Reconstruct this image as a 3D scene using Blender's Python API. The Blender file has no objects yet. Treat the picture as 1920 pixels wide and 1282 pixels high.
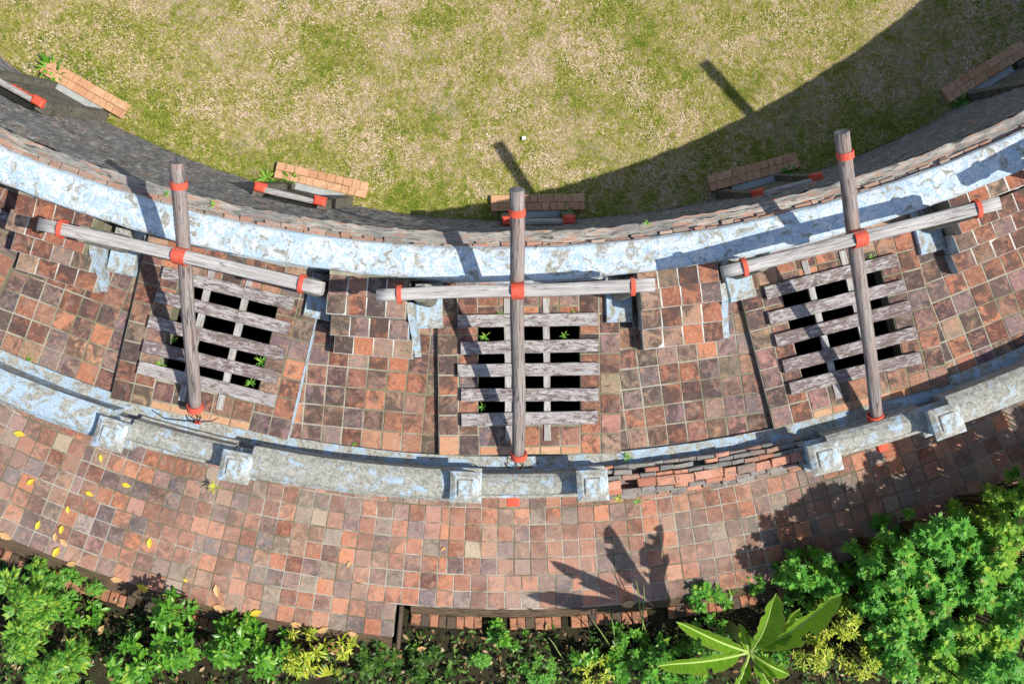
import bpy, math, random
import numpy as np
from mathutils import Vector, Matrix, noise as mnoise
random.seed(7); rng = np.random.default_rng(7)
R = math.radians
SC = bpy.context.scene
COL = SC.collection

# ------------------------------------------------------------------ camera, sky, sun, exposure
H, F = 16.4, 2048.0                       # camera height over the walkway (z = 0), focal length in photo pixels
cd = bpy.data.cameras.new('camera'); cam = bpy.data.objects.new('camera', cd); COL.objects.link(cam)
cam.location = (0, 0, H); cam.rotation_euler = (0, 0, 0)
cd.sensor_width = 36; cd.lens = F / 1920 * 36; cd.clip_start = 0.1; cd.clip_end = 2000
SC.camera = cam
SUN = Vector((0.71, -0.16, 1.0)).normalized()
w = bpy.data.worlds.new('World'); SC.world = w; w.use_nodes = True
nt = w.node_tree; bg = nt.nodes['Background']; sk = nt.nodes.new('ShaderNodeTexSky'); sk.sky_type = 'NISHITA'
sk.sun_disc = False; sk.sun_elevation = math.asin(SUN.z); sk.sun_rotation = math.atan2(SUN.x, SUN.y)
nt.links.new(sk.outputs[0], bg.inputs[0]); bg.inputs[1].default_value = 0.13
sd = bpy.data.lights.new('sun', 'SUN'); sd.energy = 4.6; sd.angle = R(0.55); sd.color = (1, 0.955, 0.88)
so = bpy.data.objects.new('sun', sd); COL.objects.link(so); so.rotation_euler = (-SUN).to_track_quat('-Z', 'Y').to_euler()
so.location = (8, -3, 14)
SC.view_settings.view_transform = 'Standard'; SC.view_settings.look = 'None'
SC.view_settings.exposure = 0.25; SC.view_settings.gamma = 1.0; SC.view_settings.use_curve_mapping = False

def P(px, py, z):
    D = H - z
    return Vector(((px - 960) * D / F, (641 - py) * D / F, z))
def PX(v):
    D = H - v[2]
    return (960 + v[0] * F / D, 641 - v[1] * F / D)
ZL, ZT, ZG, ZP = -3.95, -3.13, -3.5, 0.11   # lawn, lower path, garden soil, cage roofs
ZPAR = 0.9
CA = Vector((-0.257, 19.12)); RA = 17.77      # parapet, inner edge
CB = Vector((-0.235, 19.42)); RB = 18.55      # parapet, outer edge
CD = Vector((0.16, 19.08)); RD = 16.83        # foot of the arena wall
CE = Vector((-0.05, 17.13)); RE = 18.87       # outer rim of the walkway
def pol(c, r, a, z=0.0): return Vector((c.x + r * math.sin(a), c.y - r * math.cos(a), z))

# ------------------------------------------------------------------ materials
class NT:
    def __init__(s, name, rough=0.8, spec=0.3):
        s.m = bpy.data.materials.new(name); s.m.use_nodes = True; s.t = s.m.node_tree
        s.b = s.t.nodes['Principled BSDF']; s.b.inputs['Roughness'].default_value = rough
        s.b.inputs['Specular IOR Level'].default_value = spec
    def n(s, ty, out=0, ins=None, **props):
        nd = s.t.nodes.new(ty)
        for k, v in props.items(): setattr(nd, k, v)
        for k, v in (ins or {}).items(): s.set(nd.inputs[k], v)
        return nd.outputs[out]
    def set(s, sock, v):
        if isinstance(v, bpy.types.NodeSocket): s.t.links.new(v, sock)
        else:
            if sock.type == 'RGBA' and len(v) == 3: v = (*v, 1)
            sock.default_value = v
    def obj(s): return s.n('ShaderNodeTexCoord', 3)
    def uv(s): return s.n('ShaderNodeTexCoord', 2)
    def math(s, op, a, b=0.0, c=0.0): return s.n('ShaderNodeMath', 0, {0: a, 1: b, 2: c}, operation=op)
    def vmath(s, op, a, b): return s.n('ShaderNodeVectorMath', 0, {0: a, 1: b}, operation=op)
    def noise(s, vec, scale, detail=4, rough=0.6, dist=0.0):
        return s.n('ShaderNodeTexNoise', 0, {'Vector': vec, 'Scale': scale, 'Detail': detail, 'Roughness': rough, 'Distortion': dist})
    def ramp(s, fac, stops, interp='LINEAR'):
        nd = s.t.nodes.new('ShaderNodeValToRGB'); cr = nd.color_ramp; cr.interpolation = interp
        while len(cr.elements) < len(stops): cr.elements.new(0.5)
        for e, (p, c) in zip(cr.elements, stops):
            e.position = p; e.color = (*c, 1) if len(c) == 3 else c
        s.set(nd.inputs[0], fac); return nd.outputs[0]
    def step(s, fac, a, b): return s.n('ShaderNodeMapRange', 0, {'Value': fac, 'From Min': a, 'From Max': b})
    def mix(s, f, a, b, mode='MIX'):
        nd = s.t.nodes.new('ShaderNodeMix'); nd.data_type = 'RGBA'; nd.blend_type = mode
        s.set(nd.inputs[0], f); s.set(nd.inputs[6], a); s.set(nd.inputs[7], b); return nd.outputs[2]
    def scale(s, vec, sc): return s.n('ShaderNodeVectorMath', 0, {0: vec, 1: sc}, operation='MULTIPLY')
    def rnd(s):
        a = s.n('ShaderNodeObjectInfo', 5); b = s.n('ShaderNodeNewGeometry', 8)
        return s.math('FRACT', s.math('ADD', a, s.math('MULTIPLY', b, 3.77)))
    def bump(s, h, strength=0.4, dist=0.01):
        nd = s.t.nodes.new('ShaderNodeBump'); nd.inputs['Strength'].default_value = strength; nd.inputs['Distance'].default_value = dist
        s.set(nd.inputs['Height'], h); s.t.links.new(nd.outputs[0], s.b.inputs['Normal'])
    def col(s, c): s.set(s.b.inputs['Base Color'], c); return s.m

def m_tile(name, stops, moss, mossamt, dust=0.0, burn=0.8):
    s = NT(name, 0.8, 0.2); r = s.rnd(); r2 = s.math('FRACT', s.math('MULTIPLY', r, 17.31)); r3 = s.math('FRACT', s.math('MULTIPLY', r, 53.7))
    v = s.vmath('ADD', s.obj(), s.n('ShaderNodeCombineXYZ', 0, {0: s.math('MULTIPLY', r, 91.0), 1: s.math('MULTIPLY', r2, 37.0), 2: r3}))
    c = s.ramp(r, stops); c = s.mix(1.0, c, s.ramp(r2, [(0, (0.55, 0.6, 0.7)), (0.4, (1.1, 1.1, 1.1)), (1, (1.65, 1.6, 1.5))]), 'MULTIPLY')
    r4 = s.math('FRACT', s.math('MULTIPLY', r, 131.9)); c = s.mix(s.math('MULTIPLY', s.step(r4, 0.72, 0.78), 0.7), c, s.ramp(r2, [(0, (0.13, 0.12, 0.125)), (0.4, (0.22, 0.19, 0.2)), (0.75, (0.27, 0.22, 0.15)), (1, (0.4, 0.29, 0.21))]))
    n1 = s.noise(v, 4.5, 6, 0.68, 0.9); n2 = s.noise(v, 9, 6, 0.7, 1.5); n3 = s.noise(v, 60, 4, 0.7); n4 = s.noise(v, 24, 5, 0.7)
    c = s.mix(s.math('MULTIPLY', s.step(n2, 0.49, 0.62), 0.75), c, s.mix(0.55, c, (0.66, 0.32, 0.18)))
    c = s.mix(s.math('MULTIPLY', s.step(s.math('ADD', n1, s.math('MULTIPLY', r3, 0.2)), 0.57, 0.70), burn), c, (0.06, 0.045, 0.042))
    c = s.mix(s.math('MULTIPLY', s.step(s.noise(v, 6, 6, 0.7, 0.3), 0.56, 0.72), mossamt), c, moss)
    c = s.mix(s.math('MULTIPLY', s.step(n4, 0.54, 0.66), 0.5), c, (0.08, 0.05, 0.045)); c = s.mix(s.math('MULTIPLY', s.step(n3, 0.45, 0.8), 0.35), c, (0.09, 0.06, 0.05))
    if dust:
        g = s.noise(s.n('ShaderNodeNewGeometry', 0), 0.55, 4, 0.6); c = s.mix(s.math('MULTIPLY', s.step(g, 0.42, 0.62), dust), c, (0.40, 0.31, 0.26))
    gp = s.n('ShaderNodeNewGeometry', 0); g2 = s.noise(gp, 2.3, 6, 0.7, 0.5); c = s.mix(s.math('MULTIPLY', s.step(g2, 0.54, 0.68), 0.42), c, (0.095, 0.08, 0.065)); c = s.mix(s.math('MULTIPLY', s.step(g2, 0.46, 0.34), 0.35), c, (0.42, 0.30, 0.23))
    s.bump(s.math('ADD', n4, s.math('MULTIPLY', n3, 0.5)), 0.4, 0.006)
    return s.col(c)
T_UP = m_tile('tile_walkway', [(0, (0.27, 0.10, 0.06)), (0.15, (0.34, 0.145, 0.08)), (0.27, (0.2, 0.085, 0.06)), (0.36, (0.10, 0.075, 0.065)), (0.44, (0.33, 0.16, 0.095)), (0.52, (0.26, 0.095, 0.06)),
     (0.6, (0.12, 0.085, 0.085)), (0.66, (0.19, 0.125, 0.14)), (0.72, (0.3, 0.125, 0.075)), (0.8, (0.36, 0.2, 0.125)), (0.87, (0.16, 0.145, 0.095)), (0.93, (0.24, 0.1, 0.065)), (1, (0.13, 0.10, 0.09))], (0.27, 0.23, 0.19), 0.55)
T_LO = m_tile('tile_path', [(0, (0.36, 0.13, 0.07)), (0.18, (0.40, 0.165, 0.09)), (0.34, (0.29, 0.115, 0.075)), (0.46, (0.39, 0.18, 0.11)), (0.58, (0.33, 0.125, 0.075)),
     (0.66, (0.22, 0.13, 0.10)), (0.73, (0.44, 0.19, 0.11)), (0.80, (0.17, 0.145, 0.14)), (0.87, (0.31, 0.27, 0.19)), (0.94, (0.22, 0.18, 0.19)), (1, (0.38, 0.14, 0.08))], (0.28, 0.25, 0.18), 0.6, 0.36, 0.55)
T_ST = m_tile('tile_steps', [(0, (0.26, 0.085, 0.048)), (0.3, (0.29, 0.11, 0.06)), (0.5, (0.22, 0.085, 0.055)), (0.7, (0.26, 0.11, 0.065)), (0.82, (0.12, 0.08, 0.065)), (0.92, (0.12, 0.115, 0.08)), (1, (0.23, 0.09, 0.06))], (0.15, 0.14, 0.1), 0.35)
def m_grout(name, a, b, moss):
    s = NT(name, 0.9, 0.1); v = s.obj(); n = s.noise(v, 1.3, 4); n2 = s.noise(v, 30, 4)
    c = s.mix(s.step(n2, 0.3, 0.7), a, b); c = s.mix(s.math('MULTIPLY', s.step(n, 0.44, 0.56), 0.9), c, moss)
    s.bump(n2, 0.5, 0.005); return s.col(c)
G_UP = m_grout('grout_walkway', (0.42, 0.39, 0.30), (0.30, 0.28, 0.215), (0.19, 0.18, 0.115))
G_LO = m_grout('grout_path', (0.47, 0.45, 0.38), (0.33, 0.315, 0.26), (0.13, 0.125, 0.075))

G_ST = m_grout('grout_steps', (0.7, 0.7, 0.64), (0.55, 0.54, 0.48), (0.36, 0.35, 0.28))
def m_plaster(name, blue_amt, grey, specks=0.7, white=(0.84, 0.87, 0.87), edge=None):
    s = NT(name, 0.88, 0.15); v = s.obj()
    n1 = s.noise(v, 1.7, 6, 0.65, 0.6); n2 = s.noise(v, 7, 7, 0.7, 1.0); n3 = s.noise(v, 17, 6, 0.72, 0.8); n4 = s.noise(v, 48, 4, 0.7); n5 = s.noise(v, 4.2, 7, 0.72, 0.8)
    c = s.mix(s.step(n2, 0.44, 0.56), (0.43, 0.56, 0.67), white)
    c = s.mix(s.math('MULTIPLY', s.step(n1, 0.42, 0.6), blue_amt), c, s.mix(s.step(n3, 0.4, 0.6), (0.25, 0.38, 0.51), (0.43, 0.55, 0.65)))
    c = s.mix(s.math('MULTIPLY', s.step(n3, 0.58, 0.65), specks), c, (0.16, 0.28, 0.40))
    c = s.mix(s.step(n5, 0.585 - grey, 0.64 - grey), c, s.mix(s.step(n3, 0.36, 0.62), (0.20, 0.195, 0.16), (0.47, 0.455, 0.39)))
    c = s.mix(s.math('MULTIPLY', s.step(n4, 0.53, 0.66), 0.7), c, (0.11, 0.115, 0.11))
    if edge:
        vv = s.n('ShaderNodeSeparateXYZ', 1, {0: s.uv()}); d = s.math('ADD', s.math('ABSOLUTE', s.math('SUBTRACT', vv, edge[0])), s.math('MULTIPLY', s.math('SUBTRACT', n2, 0.5), 0.35))
        c = s.mix(s.math('MULTIPLY', s.step(d, edge[1], edge[1] + 0.09), 0.6), c, s.mix(s.step(n3, 0.4, 0.6), (0.16, 0.165, 0.16), (0.36, 0.36, 0.33)))
    s.bump(s.math('ADD', n3, s.math('MULTIPLY', n4, 0.5)), 0.7, 0.015); return s.col(c)
PL_TOP = m_plaster('plaster_parapet_top', 0.25, 0.055, 0.5, (0.70, 0.73, 0.74), (0.535, 0.33))
PL_BLUE = m_plaster('plaster_blue', 0.55, 0.1, 0.55, (0.46, 0.53, 0.57))
PL_RIM = m_plaster('plaster_grimy_rim', 0.6, 0.12, 0.7, (0.36, 0.43, 0.47))
PL_CAP = m_plaster('plaster_mossy_cap', 0.4, 0.19, 0.6, (0.40, 0.43, 0.43))
PL_PIL = m_plaster('plaster_pillar', 0.3, 0.14, 0.3, (0.54, 0.57, 0.57))

def m_brick(name, stops, grime, amt):
    s = NT(name, 0.88, 0.15); r = s.rnd(); v = s.vmath('ADD', s.obj(), s.n('ShaderNodeCombineXYZ', 0, {0: s.math('MULTIPLY', r, 71.0), 1: r, 2: r}))
    c = s.ramp(r, stops); n1 = s.noise(v, 9, 5, 0.65, 0.5); n2 = s.noise(v, 40, 4)
    c = s.mix(s.math('MULTIPLY', s.step(n1, 0.5, 0.65), amt), c, grime); c = s.mix(s.math('MULTIPLY', s.step(n2, 0.4, 0.8), 0.35), c, (0.1, 0.07, 0.05))
    s.bump(s.math('ADD', n1, n2), 0.6, 0.01); return s.col(c)
BR_O = m_brick('brick_orange', [(0, (0.60, 0.33, 0.175)), (0.5, (0.70, 0.42, 0.24)), (1, (0.54, 0.27, 0.14))], (0.40, 0.23, 0.13), 0.6)
BR_T = m_brick('brick_exposed', [(0, (0.52, 0.22, 0.13)), (0.5, (0.60, 0.31, 0.21)), (1, (0.4, 0.16, 0.1))], (0.2, 0.14, 0.1), 0.6)
BR_C = m_brick('brick_rim_course', [(0, (0.46, 0.24, 0.16)), (0.4, (0.34, 0.2, 0.14)), (0.7, (0.5, 0.36, 0.28)), (1, (0.2, 0.16, 0.13))], (0.3, 0.27, 0.24), 0.8)
BR_G = m_brick('brick_mossy_grey', [(0, (0.20, 0.195, 0.175)), (0.5, (0.30, 0.28, 0.25)), (0.75, (0.27, 0.2, 0.16)), (1, (0.42, 0.24, 0.16))], (0.12, 0.12, 0.105), 0.6)
BR_F = m_brick('brick_foot_course', [(0, (0.36, 0.15, 0.08)), (0.5, (0.46, 0.21, 0.12)), (1, (0.26, 0.12, 0.07))], (0.1, 0.07, 0.05), 0.9)
BR_P = m_brick('brick_pale_patch', [(0, (0.55, 0.3, 0.17)), (0.5, (0.62, 0.4, 0.25)), (1, (0.5, 0.22, 0.11))], (0.3, 0.15, 0.09), 0.4)
BR_K = m_brick('brick_kerb_dark', [(0, (0.10, 0.075, 0.05)), (0.5, (0.15, 0.10, 0.065)), (1, (0.08, 0.065, 0.05))], (0.05, 0.045, 0.035), 0.7)

def m_wall():
    s = NT('arena_wall_brick', 0.9, 0.15); uv = s.uv()
    v = s.scale(uv, (1.0, 3.2, 1.0))
    nb = s.t.nodes.new('ShaderNodeTexBrick'); nb.offset = 0.5
    for k, val in (('Scale', 1.0), ('Mortar Size', 0.009), ('Brick Width', 0.24), ('Row Height', 0.075), ('Mortar Smooth', 0.3), ('Bias', 0.0)): nb.inputs[k].default_value = val
    s.set(nb.inputs['Vector'], uv); s.set(nb.inputs['Color1'], (0.18, 0.165, 0.15)); s.set(nb.inputs['Color2'], (0.11, 0.11, 0.11)); s.set(nb.inputs['Mortar'], (0.2, 0.19, 0.17))
    n1 = s.noise(v, 0.7, 6, 0.65); n2 = s.noise(s.scale(uv, (4, 6.0, 1)), 1.0, 7, 0.75, 0.4); n3 = s.noise(s.scale(uv, (3.2, 7, 1.0)), 1.0, 8, 0.8); n4 = s.noise(s.scale(uv, (11, 18, 1)), 1.0, 6, 0.75)
    c = s.mix(s.step(n4, 0.52, 0.6), nb.outputs[0], (0.36, 0.34, 0.31))
    c = s.mix(s.math('MULTIPLY', s.step(n2, 0.55, 0.63), s.step(n1, 0.4, 0.6)), c, (0.42, 0.24, 0.165))
    c = s.mix(s.step(n3, 0.59, 0.64), c, (0.52, 0.49, 0.45)); c = s.mix(s.math('MULTIPLY', s.step(n3, 0.46, 0.38), 0.85), c, (0.045, 0.05, 0.052))
    c = s.mix(s.math('MULTIPLY', s.step(n1, 0.52, 0.38), 0.55), c, (0.16, 0.18, 0.195))
    s.bump(s.math('ADD', s.math('MULTIPLY', nb.outputs[1], -1.0), n2), 0.8, 0.02); return s.col(c)
WALL = m_wall()
def m_ledge():
    s = NT('ledge_weathered_plaster', 0.9, 0.15); uv = s.uv()
    n1 = s.noise(s.scale(uv, (1.5, 14.0, 1)), 1.0, 7, 0.75, 0.4); n2 = s.noise(s.scale(uv, (3, 22, 1)), 1.0, 6, 0.72); n3 = s.noise(uv, 0.7, 4)
    c = s.mix(s.step(n1, 0.4, 0.62), (0.17, 0.165, 0.15), (0.50, 0.46, 0.40)); c = s.mix(s.step(n2, 0.54, 0.59), c, (0.45, 0.23, 0.145))
    c = s.mix(s.step(n2, 0.45, 0.40), c, (0.07, 0.065, 0.055)); c = s.mix(s.math('MULTIPLY', s.step(n3, 0.48, 0.6), 0.6), c, (0.16, 0.165, 0.16))
    s.bump(s.math('ADD', n1, n2), 0.7, 0.02); return s.col(c)
LEDGE = m_ledge()

def m_wood(name, base, light, dark, sx=1.6, sy=22, paint=None, warm=0.0, crack=0.0):
    s = NT(name, 0.88, 0.1); v0 = s.obj(); r = s.n('ShaderNodeObjectInfo', 5)
    v0 = s.vmath('ADD', v0, s.n('ShaderNodeCombineXYZ', 0, {0: s.math('MULTIPLY', r, 40.0), 1: r, 2: r}))
    v = s.scale(v0, (sx, sy, sy)); n1 = s.noise(v, 1.0, 6, 0.65, 0.3); n2 = s.noise(s.scale(v0, (sx * 2, sy * 2.2, sy * 2.2)), 1.0, 5, 0.7); n3 = s.noise(v0, 2.2, 4)
    c = s.mix(s.step(n1, 0.38, 0.62), base, light); c = s.mix(s.math('MULTIPLY', s.step(n2, 0.53, 0.66), 0.8), c, dark)
    c = s.mix(s.math('MULTIPLY', s.step(n3, 0.45, 0.68), warm), c, (0.34, 0.2, 0.16))
    if crack:
        n5 = s.noise(s.scale(v0, (0.55, 16, 16)), 1.0, 3, 0.5, 0.2); c = s.mix(s.math('MULTIPLY', s.step(s.math('ABSOLUTE', s.math('SUBTRACT', n5, 0.5)), 0.02, 0.006), crack), c, (0.04, 0.034, 0.03))
        n6 = s.noise(s.scale(v0, (9, 30, 30)), 1.0, 4, 0.7); c = s.mix(s.math('MULTIPLY', s.step(n6, 0.58, 0.7), 0.6), c, dark)
    if paint:
        n4 = s.noise(s.scale(v0, (7, 26, 26)), 1.0, 7, 0.75, 0.8); n7 = s.noise(v0, 4, 4)
        amt = s.math('ADD', s.math('MULTIPLY', r, 0.12), s.math('MULTIPLY', n7, 0.3))
        c = s.mix(s.step(s.math('ADD', n4, amt), 0.665, 0.72), c, s.mix(s.step(n2, 0.4, 0.6), paint, tuple(x * 2.0 for x in paint)))
    s.bump(s.math('ADD', n1, n2), 0.7, 0.015); return s.col(c)
W_POLE = m_wood('wood_weathered_pole', (0.22, 0.185, 0.165), (0.36, 0.32, 0.295), (0.12, 0.10, 0.085), 1.2, 26, None, 0.4, 0.8)
W_BEAM = m_wood('wood_weathered_beam', (0.38, 0.36, 0.335), (0.54, 0.515, 0.485), (0.22, 0.2, 0.185), 1.2, 24, None, 0.1, 0.6)
W_PLANK = m_wood('wood_plank_flaking', (0.34, 0.315, 0.30), (0.48, 0.455, 0.435), (0.15, 0.125, 0.12), 1.5, 20, (0.12, 0.092, 0.085))
W_BAR = m_wood('wood_bar', (0.33, 0.31, 0.29), (0.5, 0.48, 0.45), (0.14, 0.12, 0.11), 2, 20)
W_END = m_wood('wood_end_grain', (0.12, 0.115, 0.115), (0.3, 0.29, 0.28), (0.035, 0.03, 0.03), 9, 9)
W_POST = m_wood('wood_mossy_post', (0.19, 0.18, 0.135), (0.29, 0.275, 0.22), (0.1, 0.09, 0.075), 4, 4)
W_DOOR = m_wood('wood_door_greenish', (0.115, 0.11, 0.085), (0.18, 0.17, 0.14), (0.06, 0.055, 0.05), 8, 3)
def m_plain(name, c, rough=0.6, var=0.25, sc=12, spec=0.3):
    s = NT(name, rough, spec); n = s.noise(s.obj(), sc, 5, 0.65)
    s.bump(n, 0.3, 0.005)
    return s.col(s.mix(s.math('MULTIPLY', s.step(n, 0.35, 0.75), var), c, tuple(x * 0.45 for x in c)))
def m_red():
    s = NT('red_paint_faded', 0.75, 0.2); v = s.obj(); n = s.noise(v, 7, 6, 0.7); n2 = s.noise(v, 30, 5, 0.7)
    c = s.mix(s.step(n, 0.35, 0.7), (0.72, 0.075, 0.04), (0.66, 0.15, 0.09)); c = s.mix(s.math('MULTIPLY', s.step(n2, 0.54, 0.68), 0.65), c, (0.22, 0.07, 0.05)); s.bump(n2, 0.5, 0.01); return s.col(c)
RED = m_red()
BLACK = m_plain('black_cable', (0.02, 0.018, 0.016), 0.5)
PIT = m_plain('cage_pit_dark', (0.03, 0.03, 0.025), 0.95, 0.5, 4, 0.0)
CONC = m_plain('concrete_pale', (0.42, 0.44, 0.42), 0.9, 0.5, 7)
WHITE = m_plain('white_scrap', (0.8, 0.8, 0.8), 0.6, 0.1)
BLUE = m_plain('blue_scrap', (0.01, 0.3, 0.55), 0.4, 0.1)
def lawn_field(s):
    v = s.obj(); n1 = s.noise(v, 0.5, 5, 0.6, 0.5); n2 = s.noise(v, 1.9, 6, 0.68, 0.4); n4 = s.noise(v, 8.5, 6, 0.68, 0.6)
    d = s.n('ShaderNodeVectorMath', 1, {0: s.n('ShaderNodeVectorMath', 0, {0: s.n('ShaderNodeNewGeometry', 0), 1: (CD.x, CD.y, ZL)}, operation='SUBTRACT')}, operation='LENGTH')
    rim = s.step(d, 15.7, 16.6)
    f = s.math('ADD', s.math('ADD', s.math('MULTIPLY', n1, 0.34), s.math('MULTIPLY', n2, 0.38)), s.math('MULTIPLY', n4, 0.40))
    return s.math('SUBTRACT', s.math('SUBTRACT', f, 0.02), s.math('MULTIPLY', rim, 0.03)), v
def m_lawn():
    s = NT('lawn_turf', 0.95, 0.05); f, v = lawn_field(s); n3 = s.noise(v, 28, 5, 0.75)
    c = s.ramp(f, [(0.43, (0.09, 0.14, 0.015)), (0.51, (0.24, 0.23, 0.045)), (0.55, (0.36, 0.28, 0.12)), (0.62, (0.52, 0.39, 0.29))])
    c = s.mix(s.step(n3, 0.42, 0.7), c, s.mix(0.7, c, (0.06, 0.05, 0.02))); s.bump(n3, 0.9, 0.03); return s.col(c)
LAWN = m_lawn()
def m_blade():
    s = NT('grass_blades', 0.7, 0.15); r = s.n('ShaderNodeNewGeometry', 8); f, v = lawn_field(s)
    f = s.math('ADD', f, s.math('MULTIPLY', s.math('SUBTRACT', r, 0.5), 0.105))
    c = s.ramp(f, [(0.40, (0.11, 0.20, 0.015)), (0.485, (0.28, 0.34, 0.035)), (0.53, (0.48, 0.45, 0.11)), (0.57, (0.68, 0.53, 0.32)), (0.64, (0.88, 0.70, 0.55))])
    return s.col(c)
BLADE = m_blade()
def m_leaf(name, stops, trans=0.3, rough=0.42):
    s = NT(name, rough, 0.35); r = s.n('ShaderNodeNewGeometry', 8); c = s.ramp(r, stops); s.col(c)
    tr = s.t.nodes.new('ShaderNodeBsdfTranslucent'); s.set(tr.inputs[0], s.mix(0.35, c, (0.45, 0.6, 0.05)))
    mx = s.t.nodes.new('ShaderNodeMixShader'); mx.inputs[0].default_value = trans
    out = s.t.nodes['Material Output']; s.t.links.new(s.b.outputs[0], mx.inputs[1]); s.t.links.new(tr.outputs[0], mx.inputs[2]); s.t.links.new(mx.outputs[0], out.inputs[0]); return s.m
LF_BRIGHT = m_leaf('leaf_bright_green', [(0, (0.05, 0.22, 0.025)), (0.5, (0.13, 0.40, 0.045)), (0.85, (0.22, 0.52, 0.065)), (0.96, (0.42, 0.58, 0.08)), (1, (0.3, 0.2, 0.08))])
LF_OVAL = m_leaf('leaf_glossy_green', [(0, (0.05, 0.19, 0.015)), (0.6, (0.11, 0.32, 0.025)), (0.9, (0.18, 0.42, 0.04)), (1, (0.36, 0.46, 0.06))], 0.25, 0.35)
LF_YEL = m_leaf('leaf_yellow_green', [(0, (0.2, 0.34, 0.025)), (0.5, (0.42, 0.52, 0.04)), (1, (0.68, 0.66, 0.08))])
LF_FERN = m_leaf('leaf_fan', [(0, (0.05, 0.2, 0.03)), (0.6, (0.15, 0.38, 0.04)), (1, (0.46, 0.6, 0.06))])
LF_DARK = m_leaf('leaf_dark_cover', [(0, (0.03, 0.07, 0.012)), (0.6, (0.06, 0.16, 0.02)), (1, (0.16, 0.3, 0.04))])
LF_BAN0 = m_leaf('leaf_banana', [(0, (0.16, 0.36, 0.025)), (1, (0.24, 0.46, 0.04))], 0.4, 0.5)
def m_banana():
    s = NT('leaf_banana', 0.5, 0.3); uv = s.uv(); n = s.noise(s.scale(uv, (60, 1.5, 1)), 1.0, 4, 0.6); n2 = s.noise(s.scale(uv, (4, 2, 1)), 1.0, 5, 0.7); sp = s.n('ShaderNodeSeparateXYZ', 1, {0: uv})
    c = s.mix(s.step(n, 0.35, 0.65), (0.10, 0.25, 0.015), (0.22, 0.42, 0.03)); c = s.mix(s.math('MULTIPLY', s.step(n2, 0.55, 0.7), 0.5), c, (0.26, 0.42, 0.05))
    c = s.mix(s.math('MULTIPLY', s.step(s.math('ADD', sp, s.math('MULTIPLY', n2, 0.3)), 1.05, 1.16), 0.9), c, (0.38, 0.25, 0.1)); s.col(c); s.bump(n, 0.5, 0.01)
    tr = s.t.nodes.new('ShaderNodeBsdfTranslucent'); s.set(tr.inputs[0], s.mix(0.4, c, (0.5, 0.6, 0.05))); mx = s.t.nodes.new('ShaderNodeMixShader'); mx.inputs[0].default_value = 0.35
    out = s.t.nodes['Material Output']; s.t.links.new(s.b.outputs[0], mx.inputs[1]); s.t.links.new(tr.outputs[0], mx.inputs[2]); s.t.links.new(mx.outputs[0], out.inputs[0]); return s.m
LF_BAN = m_banana()
RIB = m_leaf('leaf_midrib', [(0, (0.36, 0.5, 0.12)), (1, (0.45, 0.56, 0.16))], 0.1)
STEM = m_plain('stem_brown_green', (0.10, 0.085, 0.04), 0.8)
STEMG = m_plain('stem_green', (0.22, 0.3, 0.08), 0.6)
LF_FALL = m_leaf('leaf_fallen_yellow', [(0, (0.7, 0.5, 0.02)), (1, (0.75, 0.6, 0.08))], 0.15, 0.6)
LF_TAN = m_leaf('leaf_fallen_tan', [(0, (0.55, 0.3, 0.12)), (1, (0.62, 0.42, 0.2))], 0.1, 0.6)
LF_DRY = m_leaf('leaf_litter_dry', [(0, (0.15, 0.075, 0.03)), (0.6, (0.33, 0.2, 0.09)), (1, (0.55, 0.42, 0.25))], 0.1, 0.7)
def m_soil():
    s = NT('garden_soil', 0.95, 0.05); v = s.obj(); n = s.noise(v, 3, 6, 0.7); n2 = s.noise(v, 25, 4)
    s.bump(s.math('ADD', n, n2), 1.0, 0.04); return s.col(s.mix(s.step(n, 0.4, 0.65), (0.035, 0.027, 0.017), s.mix(s.step(n2, 0.4, 0.6), (0.07, 0.055, 0.035), (0.03, 0.045, 0.015))))
SOIL = m_soil()

# ------------------------------------------------------------------ mesh helpers
def empty(name, loc, label=None, cat=None, group=None):
    o = bpy.data.objects.new(name, None); COL.objects.link(o); o.location = loc; o.empty_display_size = 0.2
    return tag(o, label, cat, group)
def tag(o, label=None, cat=None, group=None, kind=None):
    if label: o['label'] = label
    if cat: o['category'] = cat
    if group: o['group'] = group
    if kind: o['kind'] = kind
    return o
def wloc(o):
    v = Vector(o.location)
    while o.parent: o = o.parent; v += Vector(o.location)
    return v
def obj(name, verts, faces, mat, parent=None, rot=None, loc=None, uv=None, smooth=False, mats=None, fm=None):
    """verts in world space (mesh is re-centred), or local when rot/loc are given"""
    V = np.asarray(verts, dtype=float)
    if loc is None:
        c = (V.min(0) + V.max(0)) / 2; V = V - c; loc = Vector(c)
    me = bpy.data.meshes.new(name); me.from_pydata(V.tolist(), [], [tuple(f) for f in faces])
    for m in (mats or [mat]): me.materials.append(m)
    if fm is not None: me.polygons.foreach_set('material_index', fm)
    if uv is not None:
        l = me.uv_layers.new(name='UVMap'); vi = np.empty(len(me.loops), int); me.loops.foreach_get('vertex_index', vi)
        l.data.foreach_set('uv', np.asarray(uv, dtype=float)[vi].ravel())
    if smooth: me.polygons.foreach_set('use_smooth', [True] * len(me.polygons))
    o = bpy.data.objects.new(name, me); COL.objects.link(o)
    o.location = Vector(loc) - (wloc(parent) if parent else Vector())
    if parent: o.parent = parent
    if rot is not None: o.rotation_mode = 'QUATERNION'; o.rotation_quaternion = rot
    return o
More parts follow.
